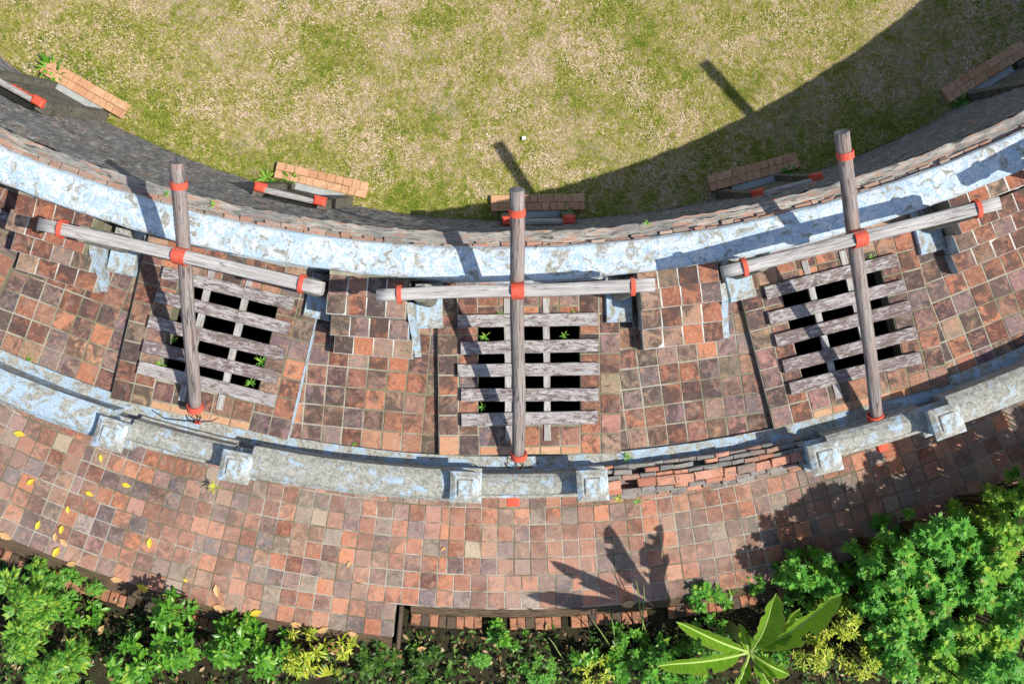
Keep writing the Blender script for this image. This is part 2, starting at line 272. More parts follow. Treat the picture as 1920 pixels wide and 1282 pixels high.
class MB:
    def __init__(s): s.v = []; s.f = []; s.n = 0
    def add(s, v, f):
        v = np.asarray(v, float); s.v.append(v); s.f += [tuple(i + s.n for i in q) for q in f]; s.n += len(v)
    def inst(s, tv, tf, M):
        """tv (k,3), M (m,4,4)"""
        tv = np.c_[tv, np.ones(len(tv))]; out = np.einsum('mij,kj->mki', M, tv)[..., :3]
        k = len(tv); s.v.append(out.reshape(-1, 3))
        for i in range(len(M)):
            o = s.n + i * k
            for q in tf: s.f.append(tuple(a + o for a in q))
        s.n += k * len(M)
    def build(s, name, mat, parent=None, smooth=False): return obj(name, np.concatenate(s.v), s.f, mat, parent, smooth=smooth)
def prism(poly, z0, z1, ch=0.006, jit=0.0):
    """poly: CCW 2-D outline; chamfered upper rim"""
    p = np.array([(a[0], a[1]) for a in poly]); c = p.mean(0); n = len(p)
    d = p - c; L = np.maximum(np.linalg.norm(d, axis=1, keepdims=True), 1e-6); q = c + d * np.maximum(1 - ch * 1.4 / L, 0.2)
    tx, ty = random.uniform(-jit, jit), random.uniform(-jit, jit)
    def zz(a, z): return z + (a - c) @ np.array([tx, ty])
    v = np.concatenate([np.c_[p, np.full(n, z0)], np.c_[p, zz(p, z1 - ch)], np.c_[q, zz(q, z1)]])
    f = [tuple(range(n - 1, -1, -1)), tuple(range(2 * n, 3 * n))]
    for i in range(n):
        j = (i + 1) % n; f += [(i, j, n + j, n + i), (n + i, n + j, 2 * n + j, 2 * n + i)]
    return v, f
def clip(poly, a, b):
    """keep the part of a convex polygon left of a->b"""
    out = []; n = len(poly)
    def side(p): return (b[0] - a[0]) * (p[1] - a[1]) - (b[1] - a[1]) * (p[0] - a[0])
    for i in range(n):
        p, q = poly[i], poly[(i + 1) % n]; sp, sq = side(p), side(q)
        if sp >= 0: out.append(p)
        if sp * sq < 0:
            t = sp / (sp - sq); out.append((p[0] + (q[0] - p[0]) * t, p[1] + (q[1] - p[1]) * t))
    return out
def clip_all(poly, region):
    for i in range(len(region)):
        if len(poly) < 3: return []
        poly = clip(poly, region[i], region[(i + 1) % len(region)])
    return poly
def area(p): return 0.5 * sum(p[i][0] * p[(i + 1) % len(p)][1] - p[(i + 1) % len(p)][0] * p[i][1] for i in range(len(p)))
def inset(poly, d):
    n = len(poly); q = list(poly)
    for i in range(n):
        a, b = Vector(poly[i][:2]), Vector(poly[(i + 1) % n][:2]); e = b - a
        if e.length < 1e-6: continue
        nrm = Vector((-e.y, e.x)).normalized() * d; q = clip(q, a + nrm, b + nrm)
        if len(q) < 3: return []
    return q
def box(c, ax, ay, az, sx, sy, sz, ch=0.0, jit=0.0):
    """oriented box, optional uneven corners and chamfer; returns verts, faces"""
    ax, ay, az = Vector(ax).normalized(), Vector(ay).normalized(), Vector(az).normalized(); c = Vector(c); v = []
    def j(): return random.uniform(-jit, jit)
    if ch <= 0:
        for z in (-1, 1):
            for x, y in ((-1, -1), (1, -1), (1, 1), (-1, 1)): v.append(c + ax * (x * sx / 2 + j()) + ay * (y * sy / 2 + j()) + az * (z * sz / 2 + j()))
        return v, [(3, 2, 1, 0), (4, 5, 6, 7), (0, 1, 5, 4), (1, 2, 6, 5), (2, 3, 7, 6), (3, 0, 4, 7)]
    for z, k in ((-1, 0), (1, 0), (1, 1)):
        for x, y in ((-1, -1), (1, -1), (1, 1), (-1, 1)):
            v.append(c + ax * (x * (sx / 2 - k * ch) + j()) + ay * (y * (sy / 2 - k * ch) + j()) + az * (z * sz / 2 - (ch if (z == 1 and k == 0) else 0) + j() * 0.5))
    f = [(3, 2, 1, 0), (8, 9, 10, 11)]
    for b in (0, 4):
        for i in range(4): f.append((b + i, b + (i + 1) % 4, b + 4 + (i + 1) % 4, b + 4 + i))
    return v, f
def tube(pts, rad, n=8, capped=True):
    pts = [Vector(p) for p in pts]; m = len(pts); rad = rad if hasattr(rad, '__len__') else [rad] * m; v = []
    for i, p in enumerate(pts):
        d = (pts[min(i + 1, m - 1)] - pts[max(i - 1, 0)]).normalized(); up = Vector((0, 0, 1)) if abs(d.z) < 0.95 else Vector((1, 0, 0))
        x = d.cross(up).normalized(); y = x.cross(d)
        for k in range(n): a = 2 * math.pi * k / n; v.append(p + (x * math.cos(a) + y * math.sin(a)) * rad[i])
    f = [(i * n + k, i * n + (k + 1) % n, (i + 1) * n + (k + 1) % n, (i + 1) * n + k) for i in range(m - 1) for k in range(n)]
    if capped: f += [tuple(range(n - 1, -1, -1)), tuple(range((m - 1) * n, m * n))]
    return v, f
def loft(name, prof, a0, a1, n, mat, parent=None, jit=0.0, seed=0, smooth=False, ends=True, jfreq=2.0):
    """sweep a profile [(centre, r, z), ...] round an arc; uv = arc length, profile length"""
    V = []; UV = []; m = len(prof); cl = [0.0]
    for i in range(1, m): cl.append(cl[-1] + math.hypot(prof[i][1] - prof[i - 1][1], prof[i][2] - prof[i - 1][2]))
    for k in range(n + 1):
        a = a0 + (a1 - a0) * k / n
        for i, (c, r, z) in enumerate(prof):
            dr = dz = 0
            if jit:
                q = Vector((a * 18 * jfreq, i * 1.7 + seed, 0.3)); dr = jit * (mnoise.noise(q) + 0.5 * mnoise.noise(q * 3.3)); dz = 0.6 * jit * mnoise.noise(q + Vector((7, 3, 9)))
            V.append(pol(c, r + dr, a, z + dz)); UV.append((a * 18.5, cl[i]))
    Fc = [(k * m + i, k * m + i + 1, (k + 1) * m + i + 1, (k + 1) * m + i) for k in range(n) for i in range(m - 1)]
    if ends: Fc += [tuple(range(m - 1, -1, -1)), tuple(range(n * m, n * m + m))]
    return obj(name, V, Fc, mat, parent, uv=UV, smooth=smooth)

# ------------------------------------------------------------------ lawn, lower ground
a = 130
o = obj('garden_ground', [(-a, -a, ZG - 0.7), (a, -a, ZG - 0.7), (a, a, ZG - 0.7), (-a, a, ZG - 0.7)], [(0, 1, 2, 3)], SOIL); tag(o, kind='structure')
pts = [pol(CD, RD + 0.12, math.radians(t), ZL) for t in range(-75, 76, 3)] + [Vector((16, 22, ZL)), Vector((-16, 22, ZL))]
o = obj('lawn', pts, [tuple(range(len(pts)))], LAWN); tag(o, kind='structure')

# grass: single blades, too many to count
def grass():
    n = 560000
    x = rng.uniform(-13.5, 13.5, n); y = 1.9 + 11.5 * rng.uniform(0, 1, n) ** 1.9; r = np.hypot(x - CD.x, y - CD.y)
    k = r < RD - 0.02; x, y = x[k], y[k]; n = len(x)
    yaw = rng.uniform(0, 2 * np.pi, n); L = rng.uniform(0.03, 0.085, n); tilt = rng.uniform(0.15, 0.9, n); wd = rng.uniform(0.003, 0.006, n)
    dx, dy = np.cos(yaw), np.sin(yaw)
    v = np.empty((n, 3, 3)); z0 = ZL
    v[:, 0] = np.c_[x - dy * wd, y + dx * wd, np.full(n, z0)]; v[:, 1] = np.c_[x + dy * wd, y - dx * wd, np.full(n, z0)]
    v[:, 2] = np.c_[x + dx * L * np.cos(tilt), y + dy * L * np.cos(tilt), z0 + L * np.sin(tilt)]
    me = bpy.data.meshes.new('grass'); me.vertices.add(n * 3); me.vertices.foreach_set('co', v.ravel())
    me.loops.add(n * 3); me.loops.foreach_set('vertex_index', np.arange(n * 3, dtype=np.int32)); me.polygons.add(n)
    me.polygons.foreach_set('loop_start', np.arange(0, n * 3, 3, dtype=np.int32)); me.update(); me.validate(); me.materials.append(BLADE)
    o = bpy.data.objects.new('grass', me); COL.objects.link(o)
    tag(o, 'patchy green and straw coloured lawn grass inside the arena', 'grass', kind='stuff')
grass()

# ------------------------------------------------------------------ arena wall with parapet
AW = empty('arena_wall', (CA.x, CA.y - RA, ZL), 'curved dark brick arena wall topped by a pale blue plastered parapet', 'wall')
pr = []
for k in range(47):
    t = k / 46; cc = Vector((CD.x + (CA.x - CD.x) * t, CD.y + (CA.y - CD.y) * t)); r = RD + (RA - 0.22 - RD) * t; z = ZL - 0.1 + (0.66 - ZL + 0.1) * t
    pr.append((cc, r + (0.014 if k % 2 else -0.014) * random.uniform(0.3, 1.3), z))
loft('wall_face', pr, R(-75), R(75), 640, WALL, AW, 0.028, 1, ends=False, jfreq=7)
loft('ledge', [(CA, RA - 0.22, 0.66), (CA, RA - 0.225, 0.72), (CA, RA - 0.14, 0.735), (CA, RA + 0.02, 0.74)], R(-75), R(75), 520, LEDGE, AW, 0.03, 5, ends=False, jfreq=5)
mb = MB()                                                    # ragged brick course under the parapet rim
for row, (r0, r1, z) in enumerate(((RA - 0.06, RA + 0.03, 0.79), (RA - 0.02, RA + 0.03, 0.85))):
    t = R(-75)
    while t < R(75):
        L = random.uniform(0.14, 0.26); da = L / RA
        if random.random() < 0.9:
            a_ = t + da / 2; rr0 = r0 + random.uniform(-0.03, 0.04); c = pol(CA, (rr0 + r1) / 2, a_, z - 0.03 + random.uniform(-0.012, 0.006))
            v, f = box(c, (math.cos(a_), math.sin(a_), 0), (-math.sin(a_), math.cos(a_), 0), (0, 0, 1), L - 0.012, r1 - rr0, 0.06, 0.008, 0.006); mb.add(v, f)
        t += da
tag(mb.build('brick_course', BR_C, AW), kind='stuff')
loft('parapet_cap', [(CA, RA + 0.025, 0.74), (CA, RA, 0.86), (CA, RA + 0.03, ZPAR - 0.006), (CA, RA + 0.12, ZPAR + 0.004), (CB, RB - 0.1, ZPAR + 0.004), (CB, RB - 0.02, ZPAR - 0.008), (CB, RB, ZPAR - 0.03), (CB, RB - 0.005, 0.78),
     (CB, RB - 0.05, 0.76), (CB, RB - 0.05, 0.16), (CB, RB - 0.0, 0.14), (CB, RB, -0.2)], R(-75), R(75), 420, PL_TOP, AW, 0.012, 9, ends=False, jfreq=4)

# ------------------------------------------------------------------ cage frames: centre + angle of each cage roof
def rot2(p, c, a): return Vector((c.x + (p.x - c.x) * math.cos(a) - (p.y - c.y) * math.sin(a), c.y + (p.x - c.x) * math.sin(a) + (p.y - c.y) * math.cos(a)))
fr = [None] * 5
for i, (px, py, an) in {1: (409, 632, -13.2), 2: (992, 694, 0.6), 3: (1579, 609, 14.2)}.items():
    q = P(px, py, ZP); fr[i] = (Vector((q.x, q.y)), R(an))
CAm = Vector((-0.05, 19.1))
fr[0] = (rot2(fr[1][0], CAm, R(-13.6)), R(-26.8)); fr[4] = (rot2(fr[3][0], CAm, R(13.9)), R(28.1))
def loc2(i, x, y):
    c, an = fr[i]; return Vector((c.x + x * math.cos(an) - y * math.sin(an), c.y + x * math.sin(an) + y * math.cos(an)))
TP = 0.2985; HW = TP * 4.55; YB, YT = -1.257, 1.43            # tile pitch, half width, outer and inner limits of a cage roof
HX, HY0, HY1 = 0.765, -0.80, 0.82                              # the opening
where = ['beyond the left edge', 'at the left', 'in the middle', 'at the right', 'beyond the right edge']
def q4(i, x0, x1, y0, y1): return [loc2(i, x0, y0), loc2(i, x1, y0), loc2(i, x1, y1), loc2(i, x0, y1)]
platlab = ['tiled cage roof cut off by the left picture edge', 'tiled cage roof round the leftmost wooden grating', 'tiled cage roof round the middle wooden grating', 'tiled cage roof round the rightmost wooden grating', 'tiled cage roof just beyond the right picture edge']
for i in range(5):
    c = fr[i][0]; E0 = empty('cage_roof', (c.x, c.y, 0), platlab[i], 'cage roof', 'tiled cage roofs')
    mb = MB()
    for x0, x1, y0, y1 in ((-HW, -HX, YB, YT), (HX, HW, YB, YT), (-HX, HX, YB, HY0), (-HX, HX, HY1, YT)):
        v, f = prism(q4(i, x0, x1, y0, y1), -0.25, ZP - 0.007, 0.001); mb.add(v, f)
    mb.build('slab', G_UP, E0)
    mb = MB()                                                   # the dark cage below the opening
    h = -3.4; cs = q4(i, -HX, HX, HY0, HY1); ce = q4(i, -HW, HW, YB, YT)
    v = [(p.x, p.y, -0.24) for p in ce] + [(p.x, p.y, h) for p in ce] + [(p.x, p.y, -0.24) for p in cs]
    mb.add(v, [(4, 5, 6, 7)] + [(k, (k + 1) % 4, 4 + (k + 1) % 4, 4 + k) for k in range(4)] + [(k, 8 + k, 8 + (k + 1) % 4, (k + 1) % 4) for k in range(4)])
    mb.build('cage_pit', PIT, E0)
    if i == 1:
        v, f = prism(q4(i, HW - 0.004, HW + 0.016, YB, 0.75), -0.02, ZP + 0.004, 0.004); obj('plaster_edge', v, f, PL_BLUE, E0)
    edges_x = [-HW + k * (2 * HW / 9) for k in range(10)]
    for ci in range(9):
        x0, x1 = edges_x[ci], edges_x[ci + 1]; mid = 2 <= ci <= 6
        ys = []; y = YB
        if mid: ys.append((y, y + 0.125, 'p')); y += 0.125
        while y < YT - 0.05: ys.append((y, min(y + TP, YT), 't')); y += TP
        for (y0, y1, kk) in ys:
            pcs = [(x0, x1, y0, y1)]; res = []
            for (a0, a1, b0, b1) in pcs:                       # cut the opening out
                if a1 <= -HX or a0 >= HX or b1 <= HY0 or b0 >= HY1: res.append((a0, a1, b0, b1)); continue
                if a0 < -HX - 0.03: res.append((a0, -HX, b0, b1))
                if a1 > HX + 0.03: res.append((HX, a1, b0, b1))
                if a0 >= -HX - 0.03 and a1 <= HX + 0.03:
                    if b0 < HY0 - 0.04: res.append((a0, a1, b0, HY0))
                    if b1 > HY1 + 0.04: res.append((a0, a1, HY1, b1))
            for (a0, a1, b0, b1) in res:
                g = random.uniform(0.008, 0.013); dz = random.uniform(-0.003, 0.003)
                v, f = prism(q4(i, a0 + g, a1 - g, b0 + g, b1 - g), ZP - 0.02, ZP + dz + 0.003, 0.005, 0.006); obj('tile', v, f, BR_P if kk == 'p' else T_UP, E0)

# ------------------------------------------------------------------ walkway floors between the cages
baylab = ['left', 'centre left', 'centre right', 'right']
for b in range(4):
    i, j = b, b + 1
    L0, L1 = loc2(i, HW, 1.35), loc2(i, HW, YB - 0.2); R0, R1 = loc2(j, -HW, 1.35), loc2(j, -HW, YB - 0.2)
    def hitE(p0, p1):
        d = (p1 - p0); lo, hi = 0.0, 1.6
        for _ in range(40):
            m = (lo + hi) / 2
            if ((p0 + d * m) - CE).length < RE: lo = m
            else: hi = m
        return p0 + d * lo
    Lb, Rb = hitE(L0, L1), hitE(R0, R1)
    aL = math.atan2(Lb.x - CE.x, -(Lb.y - CE.y)); aR = math.atan2(Rb.x - CE.x, -(Rb.y - CE.y))
    region = [L0] + [Lb] + [pol(CE, RE, aL + (aR - aL) * k / 6).to_2d() for k in range(1, 6)] + [Rb, R0]
    FL = empty('walkway_floor', (*((L0 + Rb) / 2), 0)); FL['kind'] = 'structure'
    v, f = prism(region, -0.3, -0.007, 0.001); obj('grout', v, f, G_UP, FL)
    an = [R(-20.3), R(-5.2), R(7.4), R(21.6)][b]; ex = Vector((math.cos(an), math.sin(an))); ey = Vector((-ex.y, ex.x))
    mid = (L0 + R0 + Lb + Rb) / 4 + ex * [0.02, 0.07, 0.03, 0.1][b] + ey * [0.1, 0.03, 0.06, 0.0][b]; reg2 = inset(region, 0.004)
    for u in range(-9, 10):
        for k in range(-7, 8):
            p0 = mid + ex * (u * 0.301) + ey * (k * 0.301); s_ = 0.1505 - random.uniform(0.008, 0.013)
            jx, jy = random.uniform(-0.004, 0.004), random.uniform(-0.004, 0.004); p0 = p0 + ex * jx + ey * jy
            q = [p0 - ex * s_ - ey * s_, p0 + ex * s_ - ey * s_, p0 + ex * s_ + ey * s_, p0 - ex * s_ + ey * s_]
            q = clip_all([tuple(t) for t in q], reg2)
            if len(q) < 3 or area(q) < 0.003: continue
            if (Vector(q[0]) - CB).length < RB - 0.25: continue
            v, f = prism(q, -0.03, random.uniform(-0.002, 0.004), 0.005, 0.008); obj('tile', v, f, T_UP, FL)

# ------------------------------------------------------------------ viewing steps up to the parapet
SH = 0.25
stairs = [
  ('tiled steps up to the parapet at the left picture edge', [(29, 381, 175, 415, 3), (14, 410, 160, 458, 3), (24, 450, 172, 492, 2), (33, 486, 180, 530, 1)]),
  ('tiled steps up to the parapet between the left and middle cages', [(616, 533, 761, 545, 3), (612, 569, 761, 580, 3), (619, 609, 766, 620, 2), (626, 643, 774, 655, 1)]),
  ('tiled steps up to the parapet between the middle and right cages', [(1196, 527, 1347, 508, 3), (1202, 563, 1353, 545, 3), (1203, 600, 1354, 583, 2), (1205, 637, 1357, 620, 1)]),
  ('tiled steps up to the parapet at the right picture edge', [(1780, 382, 1922, 327, 3), (1797, 421, 1940, 365, 3), (1792, 457, 1935, 400, 2), (1790, 495, 1934, 437, 1)])]
for lab, rows in stairs:
    p0 = P(rows[-1][0], rows[-1][1], 0); ST = empty('viewing_steps', p0, lab, 'steps', 'tiled viewing steps along the walkway')
    for ri, (ax_, ay_, bx_, by_, lv) in enumerate(rows):
        z = lv * SH; A, B = P(ax_, ay_, z).to_2d(), P(bx_, by_, z).to_2d(); e = (B - A); Ln = e.length; e.normalize(); nrm = Vector((-e.y, e.x))
        dd = 0.148; up = 0.22 if ri == 0 else 0.148
        q = [A - nrm * dd, B - nrm * dd, B + nrm * up, A + nrm * up]
        v, f = prism(q, -0.02, z - 0.02 - 0.004 * ri, 0.004); obj('step', v, f, PL_BLUE if ri > 1 else G_UP, ST)
        v, f = prism([A - nrm * (dd - .004) + e * .004, B - nrm * (dd - .004) - e * .004, B + nrm * (dd - .01) - e * .004, A + nrm * (dd - .01) + e * .004], z - 0.03, z - 0.003, 0.002); obj('grout', v, f, G_ST, ST)
        for k in range(4):
            g = random.uniform(0.005, 0.009); s0, s1 = A + e * (Ln * k / 4 + g), A + e * (Ln * (k + 1) / 4 - g)
            q = [s0 - nrm * (dd - g), s1 - nrm * (dd - g), s1 + nrm * (dd - g), s0 + nrm * (dd - g)]
            v, f = prism(q, z - 0.028, z + random.uniform(-0.002, 0.004), 0.005, 0.008); obj('tile', v, f, T_ST, ST)
        if ri == 0:
            q = [A + nrm * (dd), B + nrm * (dd), B + nrm * 0.36, A + nrm * 0.36]; v, f = prism(q, z - 0.05, z - 0.006, 0.003); obj('landing_strip', v, f, G_UP, ST)
    A, B = P(rows[-1][2], rows[-1][3], SH).to_2d(), P(rows[1][2], rows[1][3], SH * 3).to_2d()      # plastered string beside the steps
    e = (A - B).normalized(); n2 = Vector((-e.y, e.x)); B = B - e * 0.1; A = A + e * 0.12
    v = []
    for t, z in ((0, 0.62), (0.28, 0.6), (0.5, 0.42), (0.75, 0.2), (1, 0.06)):
        p = B + (A - B) * t
        for d in (0.004, 0.1): v += [(p.x + n2.x * d, p.y + n2.y * d, z), (p.x + n2.x * d, p.y + n2.y * d, -0.02)]
    f = []
    for k in range(4):
        o_ = 4 * k; f += [(o_, o_ + 2, o_ + 6, o_ + 4), (o_ + 2, o_ + 3, o_ + 7, o_ + 6), (o_ + 1, o_, o_ + 4, o_ + 5)]
    f += [(0, 1, 3, 2), (16, 18, 19, 17)]
    obj('plaster_string', v, f, PL_BLUE, ST)

# ------------------------------------------------------------------ wooden gratings
gl = ['wooden grating beyond the left picture edge', 'leftmost wooden grating of five worn planks over a dark cage', 'middle wooden grating of five worn planks over a dark cage', 'rightmost wooden grating of five worn planks over a dark cage', 'wooden grating beyond the right picture edge']
def yawq(a): return Matrix.Rotation(a, 3, 'Z').to_quaternion()
for i in range(5):
    c, an = fr[i]; G = empty('wooden_grating', (c.x, c.y, ZP + 0.004), gl[i], 'grating', 'wooden gratings over the cages')
    for bx in (-0.315, 0.265):
        m = 14; v = []; f = []
        for k in range(m + 1):
            x = -1.05 + 2.12 * k / m
            for y, z in ((-0.048, -0.05), (0.048, -0.05), (0.048, 0.012), (-0.048, 0.012)): v.append((x, y + random.uniform(-.004, .004), z + random.uniform(-.002, .002)))
        f = [(4 * k + s_, 4 * k + (s_ + 1) % 4, 4 * k + 4 + (s_ + 1) % 4, 4 * k + 4 + s_) for k in range(m) for s_ in range(4)] + [(3, 2, 1, 0), (4 * m, 4 * m + 1, 4 * m + 2, 4 * m + 3)]
        q = loc2(i, bx, 0.0); obj('bar', v, f, W_BAR, G, rot=yawq(an + math.pi / 2), loc=(q.x, q.y, ZP + 0.012))
    for k5 in range(5):
        y = 0.735 - 0.366 * k5 + random.uniform(-0.018, 0.018); m = 16; v = []; f = []; sd_ = random.uniform(0, 99); hl = 1.03 + random.uniform(-0.035, 0.025)
        for k in range(m + 1):
            x = -hl + 2 * hl * k / m; w0 = 0.096 + 0.006 * mnoise.noise(Vector((x * 3, sd_, 0))); w1 = 0.096 + 0.007 * mnoise.noise(Vector((x * 4, sd_, 5))); t = 0.004 * mnoise.noise(Vector((x * 5, sd_, 9)))
            for yy, z in ((-w0, 0.0), (w1, 0.0), (w1, 0.05 + t), (w1 - 0.008, 0.06 + t), (-w0 + 0.008, 0.06 + t), (-w0, 0.05 + t)): v.append((x, yy, z))
        f = [(6 * k + s_, 6 * k + 6 + s_, 6 * k + 6 + (s_ + 1) % 6, 6 * k + (s_ + 1) % 6)[::-1] for k in range(m) for s_ in range(6)] + [tuple(range(5, -1, -1)), tuple(6 * m + s_ for s_ in range(6))]
        q = loc2(i, 0.0 + random.uniform(-0.015, 0.015), y); obj('plank', v, f, W_PLANK, G, rot=yawq(an + random.uniform(-0.014, 0.014)), loc=(q.x, q.y, ZP + 0.026))

# ------------------------------------------------------------------ lifting poles and their crossbeam frames
def log(L, r0, r1, n=20, seg=16, seed=0.0, wob=0.012, slope0=0.0, slope1=0.0, sq=0.0):
    v = []; f = []
    for k in range(n + 1):
        t = k / n; cy = wob * mnoise.noise(Vector((t * 2.2, seed, 1))); cz = wob * mnoise.noise(Vector((t * 2.2, seed, 7)))
        for s_ in range(seg):
            a_ = 2 * math.pi * s_ / seg; r = (r0 + (r1 - r0) * t) * (1 / max(abs(math.cos(a_)), abs(math.sin(a_)))) ** sq * (1 + 0.05 * mnoise.noise(Vector((t * 3, math.cos(a_) + seed, math.sin(a_)))))
            sl = slope0 if k == 0 else (slope1 if k == n else 0)
            v.append((t * L + sl * r * math.sin(a_), cy + r * math.cos(a_), cz + r * math.sin(a_)))
    f = [(k * seg + s_, k * seg + (s_ + 1) % seg, (k + 1) * seg + (s_ + 1) % seg, (k + 1) * seg + s_)[::-1] for k in range(n) for s_ in range(seg)]
    nf = len(f); f += [tuple(range(seg)), tuple(n * seg + s_ for s_ in range(seg))[::-1]]
    return v, f, [0] * nf + [1, 1]
def band(L0, L1, r, seg=20, th=0.012, ecc=1.0, dz=0.0):
    v = []; ring = [(L0, r), (L0, r + th), (L1, r + th), (L1, r)]
    for x, q in ring:
        for s_ in range(seg): a_ = 2 * math.pi * s_ / seg; v.append((x, q * math.cos(a_), dz + q * ecc * math.sin(a_)))
    return v, [(k * seg + s_, k * seg + (s_ + 1) % seg, ((k + 1) % 4) * seg + (s_ + 1) % seg, ((k + 1) % 4) * seg + s_)[::-1] for k in range(4) for s_ in range(seg)]
ZB0, ZTIP = 0.34, 2.4
poles = {1: ((366, 768), (332, 303), (75, 420), (606, 541), 0.54), 2: ((973, 858), (969, 355), (707, 553), (1227, 536), 0.5), 3: ((1642, 786), (1580, 247), (1354, 511), (1871, 382), 0.49)}
plab = {1: 'leftmost sloping grey lifting pole with red bands', 2: 'middle sloping grey lifting pole with red bands', 3: 'rightmost sloping grey lifting pole with red bands in view', 4: 'sloping grey lifting pole just beyond the right picture edge'}
blab = {1: 'leftmost grey timber crossbeam on two stout posts with red straps', 2: 'middle grey timber crossbeam on two stout posts with red straps', 3: 'rightmost grey timber crossbeam in view on two stout posts with red straps', 4: 'grey timber crossbeam cut off beyond the right picture edge'}
plinthlab = {}
def lineint(px0, px1, bpx0, bpx1):
    return None
for i in (1, 2, 3, 4):
    if i < 4:
        b, t, e0, e1, fc = poles[i]; B, T = P(*b, ZB0), P(*t, ZTIP)
        # where the pole passes under the beam, seen from above
        best = None
        for k in range(401):
            s_ = 0.4 + 0.5 * k / 400; q = B + (T - B) * s_; pq = Vector(PX(q)); a0, a1 = Vector(e0), Vector(e1)
            d = abs((a1 - a0).normalized().cross(pq - a0)) if False else abs((a1.x - a0.x) * (pq.y - a0.y) - (a1.y - a0.y) * (pq.x - a0.x))
            if best is None or d < best[0]: best = (d, s_, q)
        q = best[2]; zb = q.z + 0.185; E0, E1 = P(*e0, zb), P(*e1, zb)
        rec = (B, T, E0, E1, q)
    else:
        def r3(v): w2 = rot2(Vector((v.x, v.y)), CAm, R(13.9)); return Vector((w2.x, w2.y, v.z))
        B, T, E0, E1, q = [r3(v) for v in rec]; zb = E0.z
    d = T - B; L = d.length; rq = d.to_track_quat('X', 'Z')
    PO = empty('lifting_pole', B, plab[i], 'pole', 'lifting poles above the cages')
    v, f, fm = log(L, 0.092, 0.098, seed=i * 3.1, wob=0.035); obj('pole', v, f, W_POLE, PO, rot=rq, loc=B, mats=[W_POLE, W_END], fm=fm, smooth=True).data.polygons.foreach_set('use_smooth', [x == 0 for x in fm])
    v, f = band(L - 0.36, L - 0.265, 0.101); obj('tip_band', v, f, RED, PO, rot=rq, loc=B, smooth=False)
    v, f = band(0.0, 0.09, 0.097, th=0.024); obj('foot_band', v, f, RED, PO, rot=rq, loc=B)
    mb = MB(); ey = Vector((d.x, d.y, 0)).normalized(); ex_ = Vector((ey.y, -ey.x, 0))
    for k, (sx, ln) in enumerate(((-0.05, 0.5), (0.06, 0.35), (0.02, 0.3))):
        p = [B + ex_ * sx - ey * 0.02, B + ex_ * (sx - 0.1 * (k - 1)) - ey * 0.12 + Vector((0, 0, -0.12)), B + ex_ * (0.02 * k) - ey * 0.2 + Vector((0, 0, -0.2 + 0.02 * k)), B + ex_ * (0.2 - 0.35 * k) - ey * (0.16 + 0.02 * k) + Vector((0, 0, -0.225)), B + ex_ * (0.3 - 0.5 * k) - ey * 0.1 + Vector((0, 0, -0.23))]
        v, f = tube(p, 0.007, 5); mb.add(v, f)
    mb.build('cable', BLACK, PO)
    v, f = box(B - ey * 0.2 + Vector((0, 0, -0.205)), ex_, ey, (0, 0, 1), 0.08, 0.06, 0.05, 0.01); obj('anchor', v, f, RED, PO)
    # crossbeam on two posts
    d2 = E1 - E0; L2 = d2.length; r2 = d2.to_track_quat('X', 'Z'); tq = (q - E0).dot(d2.normalized()); u = d2.normalized()
    FRM = empty('crossbeam_frame', ((E0 + E1) / 2).to_2d().to_3d(), blab[i], 'beam frame', 'crossbeam frames above the cages')
    v, f, fm = log(L2, 0.084, 0.09, seed=i * 7.7, wob=0.022, sq=0.75, seg=24); ob = obj('beam', v, f, W_BEAM, FRM, rot=r2, loc=E0, mats=[W_BEAM, W_BEAM], fm=fm); ob.data.polygons.foreach_set('use_smooth', [x == 0 for x in fm])
    v, f = band(tq - 0.085, tq + 0.085, 0.108, ecc=1.85, dz=-0.085); obj('strap', v, f, RED, FRM, rot=r2, loc=E0)
    for k, tt in enumerate((0.30, L2 - 0.29)):
        v, f = band(tt - 0.03, tt + 0.03, 0.113, th=0.014, ecc=1.0); obj('strap', v, f, RED, FRM, rot=r2, loc=E0)
        pp = E0 + u * (tt + (0.26 if k == 0 else -0.02)); pp.z = 0
        pw = [(pp.x, pp.y, 0.05), (pp.x, pp.y, 0.6), (pp.x, pp.y, 1.3), (pp.x, pp.y, zb - 0.07)]
        v, f = tube(pw, [0.135, 0.13, 0.12, 0.115], 14); obj('post', v, f, W_POST, FRM, smooth=False)
    for k, sx in enumerate((-1, 1)):                            # plastered plinths of the posts
        pp = E0 + u * ((0.30 + 0.26) if k == 0 else (L2 - 0.31)); e2 = Vector((u.x, u.y)).normalized(); n2 = Vector((-e2.y, e2.x))
        cc = Vector((pp.x, pp.y)) + n2 * -0.16
        q_ = [cc - e2 * 0.2 - n2 * 0.28, cc + e2 * 0.2 - n2 * 0.28, cc + e2 * 0.2 + n2 * 0.4, cc - e2 * 0.2 + n2 * 0.4]
        v, f = prism(q_, -0.02, 0.2, 0.02); obj('plinth', v, f, PL_BLUE, FRM)

